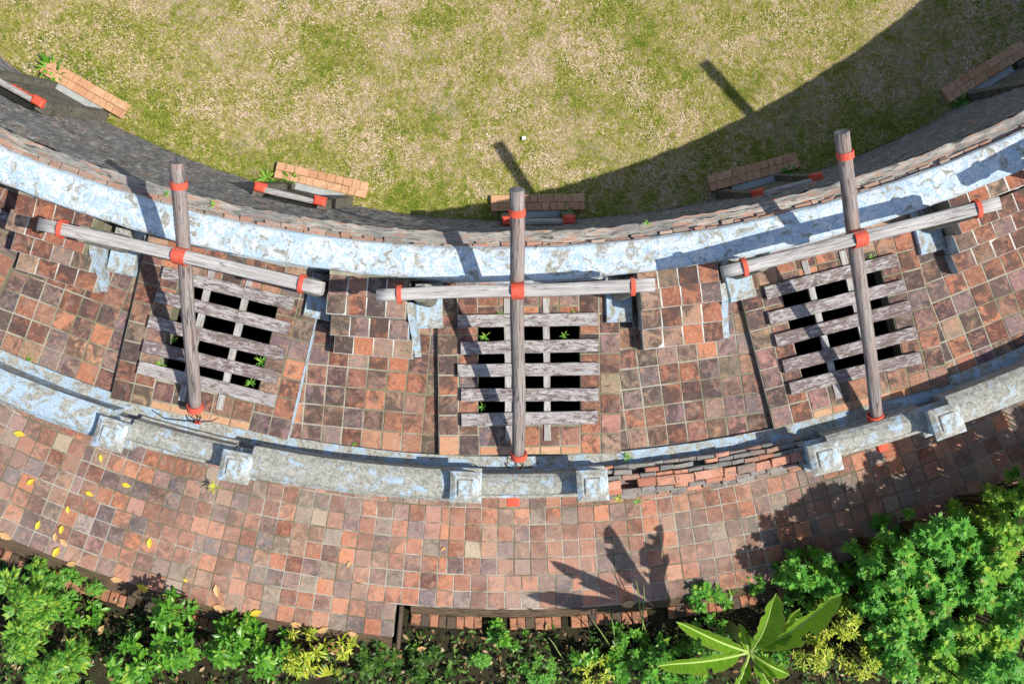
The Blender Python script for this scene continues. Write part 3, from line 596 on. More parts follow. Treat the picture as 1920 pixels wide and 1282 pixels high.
# ------------------------------------------------------------------ outer wall with pillars
pill = [(204, 815), (440, 876), (873, 914), (1112, 911), (1550, 859), (1779, 790)]
zc = 0.92
pang = []
for px, py in pill:
    q = P(px, py, zc); pang.append((math.atan2(q.x - CE.x, CE.y - q.y), (Vector((q.x, q.y)) - CE).length))
OW = empty('outer_wall', (CE.x, CE.y - RE - 0.4, ZT), 'curved outer wall with blue and mossy plaster cap, pillars and bare brick stretch', 'wall')
A0, A1 = R(-34), R(34)
loft('rim_ledge', [(CE, RE - 0.03, -0.3), (CE, RE - 0.03, 0.075), (CE, RE + 0.06, 0.082), (CE, RE + 0.12, 0.08), (CE, RE + 0.2, 0.08)], A0, A1, 260, PL_RIM, OW, 0.008, 3, jfreq=3)
loft('wall_face', [(CE, RE + 0.2, 0.0), (CE, RE + 0.2, 0.2), (CE, RE + 0.53, 0.2), (CE, RE + 0.55, -1.5), (CE, RE + 0.6, ZT - 0.05)], A0, A1, 200, WALL, OW, 0.01, 4)
def capseg(a0, a1, kind, mat):
    if kind == 'full': pr = [(0.135, 0.06), (0.135, 0.58), (0.115, 0.60), (0.115, 0.65), (0.20, 0.70), (0.31, 0.735), (0.41, 0.73), (0.51, 0.69), (0.58, 0.62), (0.585, 0.55), (0.57, 0.28)]
    else: pr = [(0.145, 0.06), (0.145, 0.22), (0.18, 0.23), (0.185, 0.48), (0.235, 0.53), (0.31, 0.57), (0.40, 0.565), (0.47, 0.53), (0.50, 0.46), (0.50, 0.42), (0.545, 0.41), (0.545, 0.28)]
    loft('wall_cap', [(CE, RE + r, z) for r, z in pr], a0, a1, max(8, int((a1 - a0) * 60)), mat, OW, 0.01, a0 * 9, smooth=False, jfreq=5)
gap = 0.16 / 19.2
pa = [t[0] for t in pang]
capseg(A0, pa[0] - gap, 'full', PL_BLUE); capseg(pa[0] + gap, pa[1] - gap, 'gate', PL_CAP); capseg(pa[1] + gap, pa[2] - gap, 'full', PL_CAP)
capseg(pa[2] + gap, pa[3] - gap, 'gate', PL_CAP); capseg(pa[4] + gap, pa[5] - gap, 'gate', PL_CAP); capseg(pa[5] + gap, A1, 'full', PL_CAP)
# bare brick stretch
for (r0, r1, z, mt) in ((0.14, 0.20, 0.34, BR_G), (0.205, 0.275, 0.40, BR_G), (0.28, 0.345, 0.44, BR_G), (0.35, 0.48, 0.48, BR_T), (0.485, 0.555, 0.42, BR_G), (0.56, 0.63, 0.34, BR_G)):
    t = pa[3] + gap
    while t < pa[4] - gap - 0.004:
        L = random.uniform(0.18, 0.3); L = min(L, (pa[4] - gap - t) * 19.2); a_ = t + L / 19.2 / 2
        if random.random() < 0.96:
            z1 = z + random.uniform(-0.035, 0.015); c = pol(CE, RE + (r0 + r1) / 2 + random.uniform(-.01, .01), a_, (0.2 + z1) / 2)
            v, f = box(c, (math.cos(a_), math.sin(a_), 0), (-math.sin(a_), math.cos(a_), 0), (0, 0, 1), L - 0.006, r1 - r0 - 0.002, z1 - 0.2, 0.012, 0.013)
            obj('brick', v, f, mt if random.random() < 0.76 else (BR_T if mt is BR_G else BR_G), OW)
        t += L / 19.2
for (a_, rr) in pang:
    ex = Vector((math.cos(a_), math.sin(a_), 0)); ey = Vector((-math.sin(a_), math.cos(a_), 0)); c = pol(CE, rr, a_, 0)
    def fru(levels):
        v = []; f = []
        for z, s_ in levels:
            for x, y in ((-1, -1), (1, -1), (1, 1), (-1, 1)): v.append(c + ex * (x * s_ + random.uniform(-.004, .004)) + ey * (y * s_ + random.uniform(-.004, .004)) + Vector((0, 0, z)))
        n = len(levels)
        for k in range(n - 1):
            for m in range(4): f.append((4 * k + m, 4 * k + (m + 1) % 4, 4 * k + 4 + (m + 1) % 4, 4 * k + 4 + m))
        f.append((4 * n - 4, 4 * n - 3, 4 * n - 2, 4 * n - 1)); return v, f
    v, f = fru([(-0.1, 0.2), (0.3, 0.2), (0.32, 0.215), (0.40, 0.215), (0.42, 0.17), (0.74, 0.165), (0.79, 0.2)]); p_ = obj('pillar', v, f, PL_BLUE, OW)
    v, f = fru([(0.789, 0.205), (0.83, 0.222), (0.865, 0.222), (0.905, 0.155), (0.905, 0.115), (0.93, 0.108), (0.935, 0.1)]); obj('pillar_cap', v, f, PL_PIL, p_)
for px, py, sx in ((962, 928, 0.2), (1650, 826, 0.16)):         # red gate timbers low on the outside
    q = P(px, py, -0.9); a_ = math.atan2(q.x - CE.x, CE.y - q.y); v, f = box(q, (math.cos(a_), math.sin(a_), 0), (-math.sin(a_), math.cos(a_), 0), (0, 0, 1), sx, 0.34, 0.14, 0.01); obj('gate_timber', v, f, RED, OW)

# ------------------------------------------------------------------ lower path of square tiles
PT = empty('path', (0, -4, ZT)); PT['kind'] = 'structure'
RT, RR = 22.5, 21.92; aN0 = math.atan2(-1.99 - 0.09 - CE.x, 21.9); AT = R(33); aN1 = R(33)
loft('path_bed', [(CE, 19.45, ZT - 0.4), (CE, 19.45, ZT - 0.009), (CE, RT - 0.01, ZT - 0.009), (CE, RT - 0.02, ZT - 0.4)], -AT, aN0, 90, G_LO, PT)
loft('path_bed', [(CE, 19.45, ZT - 0.4), (CE, 19.45, ZT - 0.0095), (CE, RR - 0.01, ZT - 0.0095), (CE, RR - 0.02, ZT - 0.4)], aN0, aN1, 90, G_LO, PT)
tl = []; row = 0; r1 = RT
while r1 > 19.75:
    r0 = r1 - 0.3; rm = (r0 + r1) / 2; t = -AT; k = 0; da = 0.3005 / 21.3
    while t < AT:
        k += 1; wv = 0.55 if ((k * 7919 + (row // 4) * 104729) % 23) == 0 else 1.0; d_ = da * wv
        t1 = t + d_
        rr1 = r1
        if t1 > aN0 + 0.001 and r1 > RR:
            rr1 = RR
            if t < aN0 - 0.004 and r1 > RR: t1 = aN0; rr1 = r1
        if rr1 - r0 > 0.05 and t1 - t > 0.003: tl.append((t, t1, r0, rr1))
        t = t1
    r1 -= 0.3; row += 1
def tilev(t, t1, r0, r1):
    g = random.uniform(0.007, 0.013); ga = g / r1; j = lambda: random.uniform(-0.004, 0.004)
    q = [pol(CE, r1 - g + j(), t + ga), pol(CE, r1 - g + j(), t1 - ga), pol(CE, r0 + g + j(), t1 - ga), pol(CE, r0 + g + j(), t + ga)]
    return prism([(p.x, p.y) for p in q], ZT - 0.03, ZT + random.uniform(-0.003, 0.003), 0.004, 0.008)
def tkey(x):
    p = pol(CE, (x[2] + x[3]) / 2, (x[0] + x[1]) / 2, ZT); px, py = PX(p); hid = 0 if (20 < px < 1500 and p.length and (p.to_2d() - CE).length > 20.0) else 5000
    return hid + abs(px - 800)
tl.sort(key=tkey); mb = MB()
for k, x in enumerate(tl):
    v, f = tilev(*x)
    if k < 298: obj('tile', v, f, T_LO, PT)
    else: mb.add(v, f)
tag(mb.build('tile_field', T_LO, PT), kind='stuff')

# brick kerb stepping down to the garden
def m_kerb():
    s = NT('kerb_thin_bricks', 0.9, 0.1); uv = s.uv(); n1 = s.noise(s.scale(uv, (4, 45, 1)), 1.0, 6, 0.75); n2 = s.noise(s.scale(uv, (2, 6, 1)), 1.0, 5, 0.7)
    c = s.mix(s.step(n1, 0.4, 0.6), (0.05, 0.04, 0.03), (0.19, 0.12, 0.075)); c = s.mix(s.math('MULTIPLY', s.step(n2, 0.52, 0.62), 0.6), c, (0.09, 0.095, 0.045)); s.bump(n1, 1.0, 0.02); return s.col(c)
KERBM = m_kerb()
KB = empty('brick_kerb', (-3, -5.6, ZT - 0.4), 'dark stepped brick kerb with orange foot course along the tiled path', 'kerb')
def kerb(a0, a1, r, ns=5):
    pr = [(r - 0.03, ZT - 0.3), (r - 0.03, ZT - 0.012)]
    for k in range(ns): pr += [(r + 0.04 + 0.056 * k, ZT - 0.014 - 0.045 * k), (r + 0.042 + 0.056 * k, ZT - 0.055 - 0.045 * k)]
    pr.append((r + 0.02 + 0.056 * ns, ZT - 0.42))
    loft('stepped_course', [(CE, a, b) for a, b in pr], a0, a1, 300, KERBM, KB, 0.016, r, jfreq=9)
    t = a0
    while t < a1:
        L = random.uniform(0.13, 0.2); a_ = t + L / 2 / 22.6
        if random.random() < 0.92:
            v, f = box(pol(CE, r + 0.14 + 0.056 * ns + random.uniform(-.015, .015), a_, ZT - 0.33 + random.uniform(-.012, .012)), (math.cos(a_), math.sin(a_), 0), (-math.sin(a_), math.cos(a_), 0), (0, 0, 1), L - 0.012, 0.22, 0.1, 0.012, 0.006); obj('brick', v, f, BR_F if random.random() < 0.75 else BR_K, KB)
        t += L / 22.6
kerb(-AT, aN0 - 0.001, RT); kerb(aN0 + 0.012, R(22), RR, 3)
a_ = aN0 + 0.004; v, f = box(pol(CE, (RR + RT) / 2 + 0.12, a_, ZT - 0.26), (math.cos(a_), math.sin(a_), 0), (-math.sin(a_), math.cos(a_), 0), (0, 0, 1), 0.07, RT - RR + 0.2, 0.5, 0.02, 0.008); obj('end_face', v, f, BR_K, KB)

# garden soil with uneven surface
n = 70; V = []; FF = []; xs = np.linspace(-16, 16, 90)
for iy in range(16):
    for x in xs:
        a_ = x / 22.6; r = RR + 0.1 + iy * 0.45; p = pol(CE, r, a_); z = ZG + 0.07 * mnoise.noise(Vector((p.x * 1.5, p.y * 1.5, 0))) - 0.02 * iy * 0.2
        V.append((p.x, p.y, z))
m = len(xs)
FF = [(iy * m + k, (iy + 1) * m + k, (iy + 1) * m + k + 1, iy * m + k + 1) for iy in range(15) for k in range(m - 1)]
o = obj('garden_soil', V, FF, SOIL); tag(o, kind='structure')

# ------------------------------------------------------------------ cage doors and brick doorsteps on the lawn
dl = [('far left', -29.4), ('left', -12.95), ('middle', 1.1), ('right', 15.2), ('far right', 31.5)]
dlab = ['cage door with red slats at the upper left picture edge', 'cage door with red pegs below the leftmost pole tip', 'cage door with red pegs below the middle pole tip', 'cage door with red pegs in the shade left of the rightmost pole', 'shaded cage door at the right picture edge']
slab_ = ['sunlit orange brick doorstep near the upper left corner', 'sunlit orange brick doorstep on the lawn between the left and middle poles', 'orange brick doorstep behind the tip of the middle pole', 'shaded orange brick doorstep left of the rightmost pole', 'shaded orange brick doorstep at the upper right edge']
for k, (nm, deg) in enumerate(dl):
    a_ = R(deg); t_ = Vector((math.cos(a_), math.sin(a_), 0)); n_ = Vector((-math.sin(a_), math.cos(a_), 0)); base = pol(CD, RD, a_, ZL); u_ = (Vector((0, 0, 1)) - n_ * 0.16).normalized(); nn = t_.cross(u_).normalized() * -1
    if nn.dot(n_) < 0: nn = -nn
    sh = {0: 0.0, 1: 0.02, 2: -0.05, 3: -0.12, 4: 0.1}[k]
    ST = empty('doorstep', pol(CD, 16.5, a_, ZL), slab_[k], 'doorstep', 'brick doorsteps on the lawn')
    Lw = 1.74; cxs = -Lw / 2
    for rw in range(2):
        x = -Lw / 2
        while x < Lw / 2 - 0.03:
            L = random.choice((0.13, 0.15, 0.17, 0.27)); L = min(L, Lw / 2 - x)
            c = pol(CD, 16.5, a_, ZL) + t_ * (x + L / 2) + n_ * ((rw - 0.5) * 0.15 + 0.0) + Vector((0, 0, 0.045 + random.uniform(-.005, .004)))
            v, f = box(c, t_, n_, (0, 0, 1), L - 0.006, 0.145, 0.13, 0.006, 0.004); obj('brick', v, f, BR_O, ST); x += L
    DR = empty('cage_door', base, dlab[k], 'door', 'cage doors round the arena')
    hh = 2.35; o0 = base + t_ * sh
    v, f = box(base + n_ * 0.1 + Vector((0, 0, 0.03)), t_, n_, (0, 0, 1), 0.95, 0.17, 0.1, 0.01); obj('threshold', v, f, CONC, DR)
    for kk in range(5):
        v, f = box(o0 + t_ * (-0.36 + 0.18 * kk) + u_ * (hh / 2 - 0.1) + nn * 0.05, t_, nn, u_, 0.172, 0.04, hh - 0.25, 0.0, 0.003); obj('board', v, f, W_DOOR, DR)
    for sx in (-1, 1):
        v, f = box(o0 + t_ * (sx * 0.545) + u_ * (hh / 2) + nn * 0.07, t_, nn, u_, 0.16, 0.2, hh, 0.0, 0.004); j = obj('jamb', v, f, W_DOOR, DR)
        v, f = box(o0 + t_ * (sx * 0.5) + u_ * (hh + 0.06) + nn * 0.13, t_, nn, u_, 0.2, 0.15, 0.13, 0.03, 0.004); obj('peg', v, f, RED, DR)
    v, f = tube([o0 + t_ * s_ + u_ * (hh + 0.06) + nn * 0.1 for s_ in (-0.55, -0.2, 0.2, 0.45)], [0.05, 0.055, 0.05, 0.045], 10); obj('lock_bar', v, f, W_BAR, DR)
    v, f = box(o0 + t_ * 0.05 + u_ * (hh + 0.02) + nn * -0.015, t_, nn, u_, 0.8, 0.09, 0.16); obj('slot_shade', v, f, PIT, DR)  # near-black box standing in for the shade in the gap behind the bar
    for kk in range(6):
        v, f = box(o0 + t_ * (-0.2 + 0.11 * kk) + u_ * (hh - 0.28) + nn * 0.085, t_, nn, u_, 0.03, 0.03, 0.34); obj('slat', v, f, RED if k == 0 else W_DOOR, DR)

# ------------------------------------------------------------------ plants
def T_oval(L=1.0, W=0.42, fold=0.12, droop=0.25):
    v = [(0, 0, 0), (0.3, 0, 0), (0.68, 0, 0), (1, 0, 0), (0.25, 0.36, 0), (0.62, 0.5, 0), (0.25, -0.36, 0), (0.62, -0.5, 0)]
    v = [(x * L, y * W * 2 / 2, abs(y) * fold * L - droop * x * x * L * 0.5) for x, y, z in v]
    return np.array(v), [(0, 1, 4), (1, 2, 5, 4), (2, 3, 5), (0, 6, 1), (1, 6, 7, 2), (2, 7, 3)]
def T_lobed(L=1.0):
    v = [(0, 0, 0)]; f = []
    for a_, l in ((-1.05, 0.55), (-0.5, 0.8), (0, 1.0), (0.5, 0.8), (1.05, 0.55)):
        o_ = 0.32 + 0.1 * (l - .5); d = np.array([math.cos(a_), math.sin(a_)]); n_ = np.array([-d[1], d[0]]); b0 = np.array([0.3, 0]); tip = b0 + d * l * 0.7; m_ = b0 + d * l * 0.4
        i = len(v); z = -0.12 * l
        v += [(*(m_ + n_ * 0.095), z * 0.4), (*tip, z), (*(m_ - n_ * 0.095), z * 0.4)]; f += [(0, i + 2, i + 1, i)]
    return np.array(v) * L, f
def T_fan(L=1.0, n=7):
    v = [(0, 0, 0)]; f = []
    for k in range(-n, n + 1):
        x0 = 0.15 + 0.75 * (1 - abs(k) / n) if k else 0.6; sg = 1 if k > 0 else -1
        b0 = np.array([x0 * 0.9, 0]); l = 0.42; a_ = sg * (0.9 - 0.25 * x0) if k else 0; d = np.array([math.cos(a_), math.sin(a_)]); n_ = np.array([-d[1], d[0]])
        i = len(v); m_ = b0 + d * l * 0.55; tip = b0 + d * l
        v += [(*(m_ + n_ * 0.045), 0.03), (*tip, -0.08), (*(m_ - n_ * 0.045), 0.03), (*b0, 0.02)]; f += [(i + 3, i + 2, i + 1, i)]
    return np.array(v) * L, f
def mats(pos, yaw, pitch, roll, size):
    n = len(yaw); cy, sy, cp, sp, cr, sr = np.cos(yaw), np.sin(yaw), np.cos(pitch), np.sin(pitch), np.cos(roll), np.sin(roll)
    M = np.zeros((n, 4, 4)); X = np.c_[cy * cp, sy * cp, sp]; Y0 = np.c_[-sy, cy, np.zeros(n)]; Z0 = np.cross(X, Y0)
    Y = Y0 * cr[:, None] + Z0 * sr[:, None]; Z = np.cross(X, Y)
    for k, A_ in enumerate((X, Y, Z)): M[:, :3, k] = A_ * size[:, None]
    M[:, :3, 3] = pos; M[:, 3, 3] = 1; return M
def shrub(name, label, cat, px, py, ztop, rad, nros, tmpl, lsize, nleaf, mat, group=None, spread=0.55, flat=0.5, zg=ZG, rx=None, leafpitch=(-0.25, 0.75), rough=0.13):
    top = P(px, py, ztop); base = Vector((top.x, top.y, zg)); E0 = empty(name, base, label, cat, group); mb, sb = MB(), MB(); tv, tf = tmpl
    pos = []
    for k in range(nros):
        d = math.sqrt(random.random()) * rad; t = random.uniform(0, 2 * math.pi); x, y = d * math.cos(t) * (rx or 1), d * math.sin(t)
        h = (ztop - zg) * (1 - flat * (d / rad) ** 2) - abs(random.gauss(0, rough)) * (ztop - zg) * (1.0 if k % 3 else 2.2); h = max(h, 0.15)
        pos.append((x, y, h))
    for x, y, h in pos:
        p = np.array([base.x + x, base.y + y, zg + h]); m = nleaf + random.randint(-2, 2); i = np.arange(m)
        yaw = i * 2.399 + random.uniform(0, 6) + rng.normal(0, 0.2, m); fr_ = (i + 0.5) / m
        pitch = leafpitch[0] + (leafpitch[1] - leafpitch[0]) * fr_ + rng.normal(0, 0.15, m); size = lsize * random.uniform(0.7, 1.25) * (1.05 - 0.5 * fr_) * rng.uniform(0.75, 1.25, m)
        off = np.c_[np.zeros(m), np.zeros(m), (fr_ - 0.8) * lsize * 0.9]
        mb.inst(tv, tf, mats(p + off, yaw, pitch, rng.normal(0, 0.25, m), size))
        b0 = base + Vector((x * 0.15, y * 0.15, 0)); v, f = tube([b0, base + Vector((x * 0.6, y * 0.6, h * 0.55)), Vector(p)], [0.022, 0.014, 0.008], 4, False); sb.add(v, f)
    mb.build('foliage', mat, E0); sb.build('stems', STEM, E0); return E0
LOB, OVA, FAN, OVN = T_lobed(), T_oval(1, 0.42), T_fan(), T_oval(1, 0.26, 0.06, 0.35)
# right: tall bright green shrubs
rs = [(1700, 1075, -0.75, 0.48, 24, 'bright green lobed-leaf shrub nearest the rightmost pillar pair, overhanging the path'), (1805, 1035, -0.75, 0.5, 26, 'bright green lobed-leaf shrub in the right thicket reaching highest beside the path'), (1915, 990, -0.6, 0.48, 26, 'bright green lobed-leaf shrub cut by the right picture edge beside the path'),
      (1755, 1135, -0.9, 0.52, 30, 'bright green lobed-leaf shrub in the heart of the right thicket'), (1860, 1090, -0.8, 0.6, 32, 'bright green lobed-leaf shrub at the right edge below the corner shrub'), (1650, 1135, -1.3, 0.34, 18, 'bright green lobed-leaf shrub right behind the big banana leaf'),
      (1880, 1195, -1.0, 0.55, 28, 'bright green lobed-leaf shrub just above the lower right corner'), (1780, 1210, -1.4, 0.5, 20, 'lower bright green lobed-leaf shrub left of the corner one'), (1556, 1050, -1.7, 0.12, 4, 'single small bright rosette standing out over the dark path edge'), (1570, 1105, -1.7, 0.24, 12, 'small green lobed-leaf plant under the single rosette'),
      (1905, 1045, -0.75, 0.5, 30, 'bright green lobed-leaf shrub on the right edge between the corner shrubs'), (1700, 1195, -1.05, 0.45, 26, 'bright green lobed-leaf shrub at the lower left of the thicket'), (1935, 1160, -0.8, 0.5, 26, 'bright green lobed-leaf shrub half hidden by the right edge'), (1895, 1265, -1.0, 0.5, 26, 'bright green lobed-leaf shrub cut by the bottom right corner'), (1800, 1268, -1.2, 0.45, 22, 'bright green lobed-leaf shrub at the bottom edge left of the corner'), (2050, 985, 0.0, 0.62, 40, 'bright green shrub just beyond the right picture edge'), (2170, 915, 0.3, 0.75, 46, 'bright green shrub well beyond the right picture edge'), (2020, 1120, -0.6, 0.7, 30, 'bright green shrub beyond the lower right edge'), (2290, 930, 0.4, 0.9, 46, 'bright green shrub farthest beyond the right edge')]
LF_B2 = m_leaf('leaf_cool_green', [(0, (0.07, 0.27, 0.03)), (0.6, (0.14, 0.42, 0.055)), (1, (0.24, 0.54, 0.08))]); LF_B3 = m_leaf('leaf_warm_green', [(0, (0.13, 0.34, 0.03)), (0.6, (0.27, 0.52, 0.05)), (0.95, (0.45, 0.6, 0.07)), (1, (0.4, 0.28, 0.1))])
for ki, (px, py, zt, rad, nr, lab) in enumerate(rs): shrub('lobed_shrub', lab, 'shrub', px, py, zt, rad, int(nr * 1.55), LOB, (0.18, 0.2, 0.15)[ki % 3], 15, (LF_BRIGHT, LF_B2, LF_B3, LF_BRIGHT)[ki % 4], 'bright green shrubs at the right', flat=0.2, leafpitch=(-0.15, 0.6), rough=0.22)
ys = [(1600, 1185, -1.25, 0.36, 26, 'yellow-green small-leaf bush between the banana and the thicket'), (1552, 1248, -1.5, 0.34, 22, 'yellow-green small-leaf bush at the foot of the banana plant'), (1640, 1260, -1.4, 0.36, 20, 'yellow-green small-leaf bush at the bottom edge right of the banana')]
for px, py, zt, rad, nr, lab in ys: shrub('yellow_bush', lab, 'bush', px, py, zt, rad, int(nr * 1.8), OVN, 0.12, 10, LF_YEL, 'yellow-green bushes')
os_ = [(1650, 1110, -1.5, 0.2, 5, 0.24, 'broad-leaf green plant rising between banana leaf and thicket'), (1535, 1095, -1.7, 0.26, 10, 0.2, 'dark broad-leaf plant in the shade by the path'), (1790, 1270, -1.7, 0.3, 6, 0.26, 'broad-leaf green plant at the bottom edge under the thicket'), (1240, 1230, -2.5, 0.3, 8, 0.17, 'small round-leaf plant left of the banana plant'), (1100, 1235, -2.6, 0.25, 8, 0.15, 'small round-leaf plant at the bottom middle'),
       (1365, 1120, -2.9, 0.25, 6, 0.14, 'small leafy plant under the brick kerb by the banana')]
for px, py, zt, rad, nr, ls, lab in os_: shrub('broad_leaf_plant', lab, 'plant', px, py, zt, rad, nr, OVA, ls, 9, LF_OVAL)
# left: oval-leaf shrubs, fan-leaf shrubs, yellowish clumps
ls_ = [(292, 1165, -1.5, 0.26, 13, 'glossy oval-leaf shrub rising highest beside the left kerb'), (305, 1240, -1.8, 0.42, 24, 'glossy oval-leaf shrub at the bottom left under the tallest one'), (410, 1235, -1.9, 0.42, 26, 'glossy oval-leaf shrub at the bottom, right of the tallest one'), (215, 1265, -1.9, 0.42, 22, 'glossy oval-leaf shrub at the bottom edge left of the tallest one'), (490, 1250, -2.1, 0.35, 20, 'glossy oval-leaf shrub beside the yellowish clump')]
for px, py, zt, rad, nr, lab in ls_: shrub('oval_leaf_shrub', lab, 'shrub', px, py, zt, rad, int(nr * 1.3), OVA, 0.18, 9, LF_OVAL, 'glossy oval-leaf shrubs at the lower left')
fs = [(8, 1105, -2.1, 0.24, 6, 'fan-leaf shrub at the left picture edge nearest the kerb'), (30, 1150, -1.8, 0.28, 10, 'yellowish fan-leaf shrub at the left edge'), (22, 1220, -1.7, 0.3, 11, 'fan-leaf shrub in the lower left corner'), (55, 1275, -2.0, 0.4, 10, 'dark fan-leaf shrub cut by the bottom left edge')]
for px, py, zt, rad, nr, lab in fs: shrub('fan_leaf_shrub', lab, 'shrub', px, py, zt, rad, nr, FAN, 0.3, 9, LF_FERN, 'fan-leaf shrubs at the left edge')
for px, py, zt, rad, nr, lab in [(560, 1245, -2.3, 0.42, 30, 'yellow-green leafy clump beside the blue scrap'), (640, 1225, -2.6, 0.2, 9, 'small yellow-green clump below the kerb corner')]: shrub('yellow_bush', lab, 'bush', px, py, zt, rad, nr, OVN, 0.17, 9, LF_YEL, 'yellow-green bushes')
for px, py, zt, rad, nr, lab in [(120, 1098, -2.9, 0.25, 8, 'low small-leaf weed below the left kerb'), (100, 1120, -2.9, 0.22, 6, 'low leafy weed beside the fan-leaf shrubs'), (170, 1105, -3.0, 0.15, 4, 'bright young weed by the left kerb foot'), (900, 1240, -2.9, 0.12, 3, 'pale spiky rosette alone on the bare soil'), (1010, 1262, -3.0, 0.3, 10, 'low leafy weed at the bottom edge'), (1165, 1255, -2.8, 0.3, 12, 'leafy weed left of the banana plant'), (1300, 1265, -2.6, 0.35, 14, 'leafy weed under the banana leaf')]:
    shrub('weed', lab, 'weed', px, py, zt, rad, nr, LOB if zt > -2.85 else FAN, 0.16, 10, LF_BRIGHT if zt < -2.85 else LF_OVAL)
# more undergrowth along the bottom right
for px, py, zt, rad, nr, kind, lab in [(1180, 1215, -2.7, 0.32, 12, 0, 'round-leaf undergrowth behind the curved stalks'), (1330, 1130, -2.7, 0.32, 14, 1, 'fine lobed undergrowth between kerb and banana'), (1420, 1105, -2.9, 0.25, 9, 1, 'fine lobed undergrowth at the kerb above the banana'), (1500, 1085, -1.9, 0.26, 14, 1, 'fine lobed undergrowth where the kerb disappears'), (1120, 1270, -2.6, 0.35, 16, 2, 'bright weedy clump at the bottom edge in the middle'), (1240, 1275, -2.3, 0.35, 16, 1, 'weedy clump at the bottom edge under the lowest banana leaf'), (1345, 1210, -2.4, 0.35, 14, 0, 'broad undergrowth under the left banana leaves'), (1460, 1230, -2.4, 0.35, 14, 0, 'broad undergrowth under the right banana leaves'), (1715, 1255, -1.4, 0.45, 26, 1, 'lobed undergrowth at the bottom edge under the thicket'), (1850, 1268, -1.2, 0.5, 26, 0, 'broad dark undergrowth in the bottom right corner'), (1520, 1150, -2.3, 0.3, 12, 0, 'dark undergrowth behind the right banana leaf'), (700, 1250, -2.9, 0.4, 14, 1, 'low dark undergrowth right of the spiky plant'), (800, 1262, -3.0, 0.4, 12, 1, 'low dark undergrowth at the bottom edge left of the pale rosette'), (950, 1200, -3.0, 0.35, 10, 0, 'low undergrowth below the notch kerb'), (135, 1150, -2.85, 0.35, 10, 0, 'low round-leaf undergrowth right of the fan-leaf shrubs'), (440, 1190, -2.7, 0.3, 10, 0, 'low round-leaf undergrowth below the left kerb')]:
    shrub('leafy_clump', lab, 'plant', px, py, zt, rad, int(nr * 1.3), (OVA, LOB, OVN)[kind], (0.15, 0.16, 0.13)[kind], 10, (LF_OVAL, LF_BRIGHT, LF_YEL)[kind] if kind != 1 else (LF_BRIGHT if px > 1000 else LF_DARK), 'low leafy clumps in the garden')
# spiky dry blades
SP = empty('spiky_plant', P(622, 1215, ZG), 'spiky plant with pale dry blades below the kerb corner', 'plant'); mb = MB()
b0 = P(628, 1262, ZG)
for k in range(16):
    yaw = random.uniform(0.5, 2.6); L = random.uniform(0.5, 0.9); d = Vector((math.cos(yaw) * 0.5, math.sin(yaw) * 0.6, 0)); wv = Vector((-d.y, d.x, 0)).normalized() * 0.022
    p1, p2 = b0 + d * L * 0.5 + Vector((0, 0, L * 0.8)), b0 + d * L + Vector((0, 0, L * 1.1)); mb.add([b0 - wv * .6, b0 + wv * .6, p1 + wv, p2, p1 - wv], [(0, 1, 2, 4), (4, 2, 3)])
mb.build('blades', LF_YEL, SP)
# banana plant
BA0 = P(1405, 1222, -1.75); BA = empty('banana_plant', Vector((BA0.x, BA0.y, ZG)), 'banana plant with long bright green torn leaves at the bottom', 'banana plant')
v, f = tube([Vector((BA0.x, BA0.y, ZG)), Vector((BA0.x + 0.03, BA0.y + 0.01, -2.6)), BA0], [0.11, 0.09, 0.05], 10); obj('stalk', v, f, STEMG, BA)
bl = [((1455, 1112), 0.0, 0.46, 0.22), ((1578, 1112), 0.05, 0.46, 0.28), ((1268, 1165), -0.5, 0.3, 0.2), ((1232, 1248), -0.35, 0.34, 0.15), ((1352, 1330), -1.7, 0.3, 0.25), ((1470, 1330), -1.5, 0.36, 0.25), ((1385, 1168), -1.0, 0.2, 0.05), ((1480, 1265), -1.6, 0.3, 0.2), ((1500, 1140), -0.7, 0.3, 0.3)]
for k, (tp, zt, wd, dr) in enumerate(bl):
    T_ = P(*tp, zt); m = 18; v = []; f = []; rib = []; d = T_ - BA0; side = Vector((d.y, -d.x, 0)).normalized()
    for s_ in range(m + 1):
        t = s_ / m; p = BA0 + d * t + Vector((0, 0, dr * math.sin(math.pi * min(t * 1.15, 1)) * 0.8)); rib.append(p)
        wl = wd * 0.58 * (max(0.0, math.sin(math.pi * min(1, max(0, (t - 0.12) / 0.88)) ** 0.8)) ** 0.55) if t > 0.12 else 0.0
        for sg in (-1, 1):
            jag = wl * (1 + random.uniform(-0.2, 0.05)); v += [p + side * sg * 0.008 + Vector((0, 0, .002)), p + side * sg * jag * 0.45 + Vector((0, 0, 0.6 * wl)), p + side * sg * jag * 0.8 + Vector((0, 0, 1.15 * wl + random.uniform(-.03, .02)))]
    for s_ in range(2, m):
        for h_ in (0, 3):
            if random.random() < 0.16 and 4 < s_ < m - 2: 
                a = s_ * 6 + h_; f += [(a, a + 6, a + 7, a + 1)]; continue
            a = s_ * 6 + h_; f += [(a, a + 6, a + 7, a + 1), (a + 1, a + 7, a + 8, a + 2)]
    lf = obj('leaf', v, f, LF_BAN, BA, smooth=True, uv=[(s_ / m, c_) for s_ in range(m + 1) for c_ in (0, .5, 1, 0, .5, 1)])
    vv, ff = tube(rib, [0.03 - 0.022 * s_ / m for s_ in range(m + 1)], 6); obj('midrib', vv, ff, RIB, lf, smooth=True)
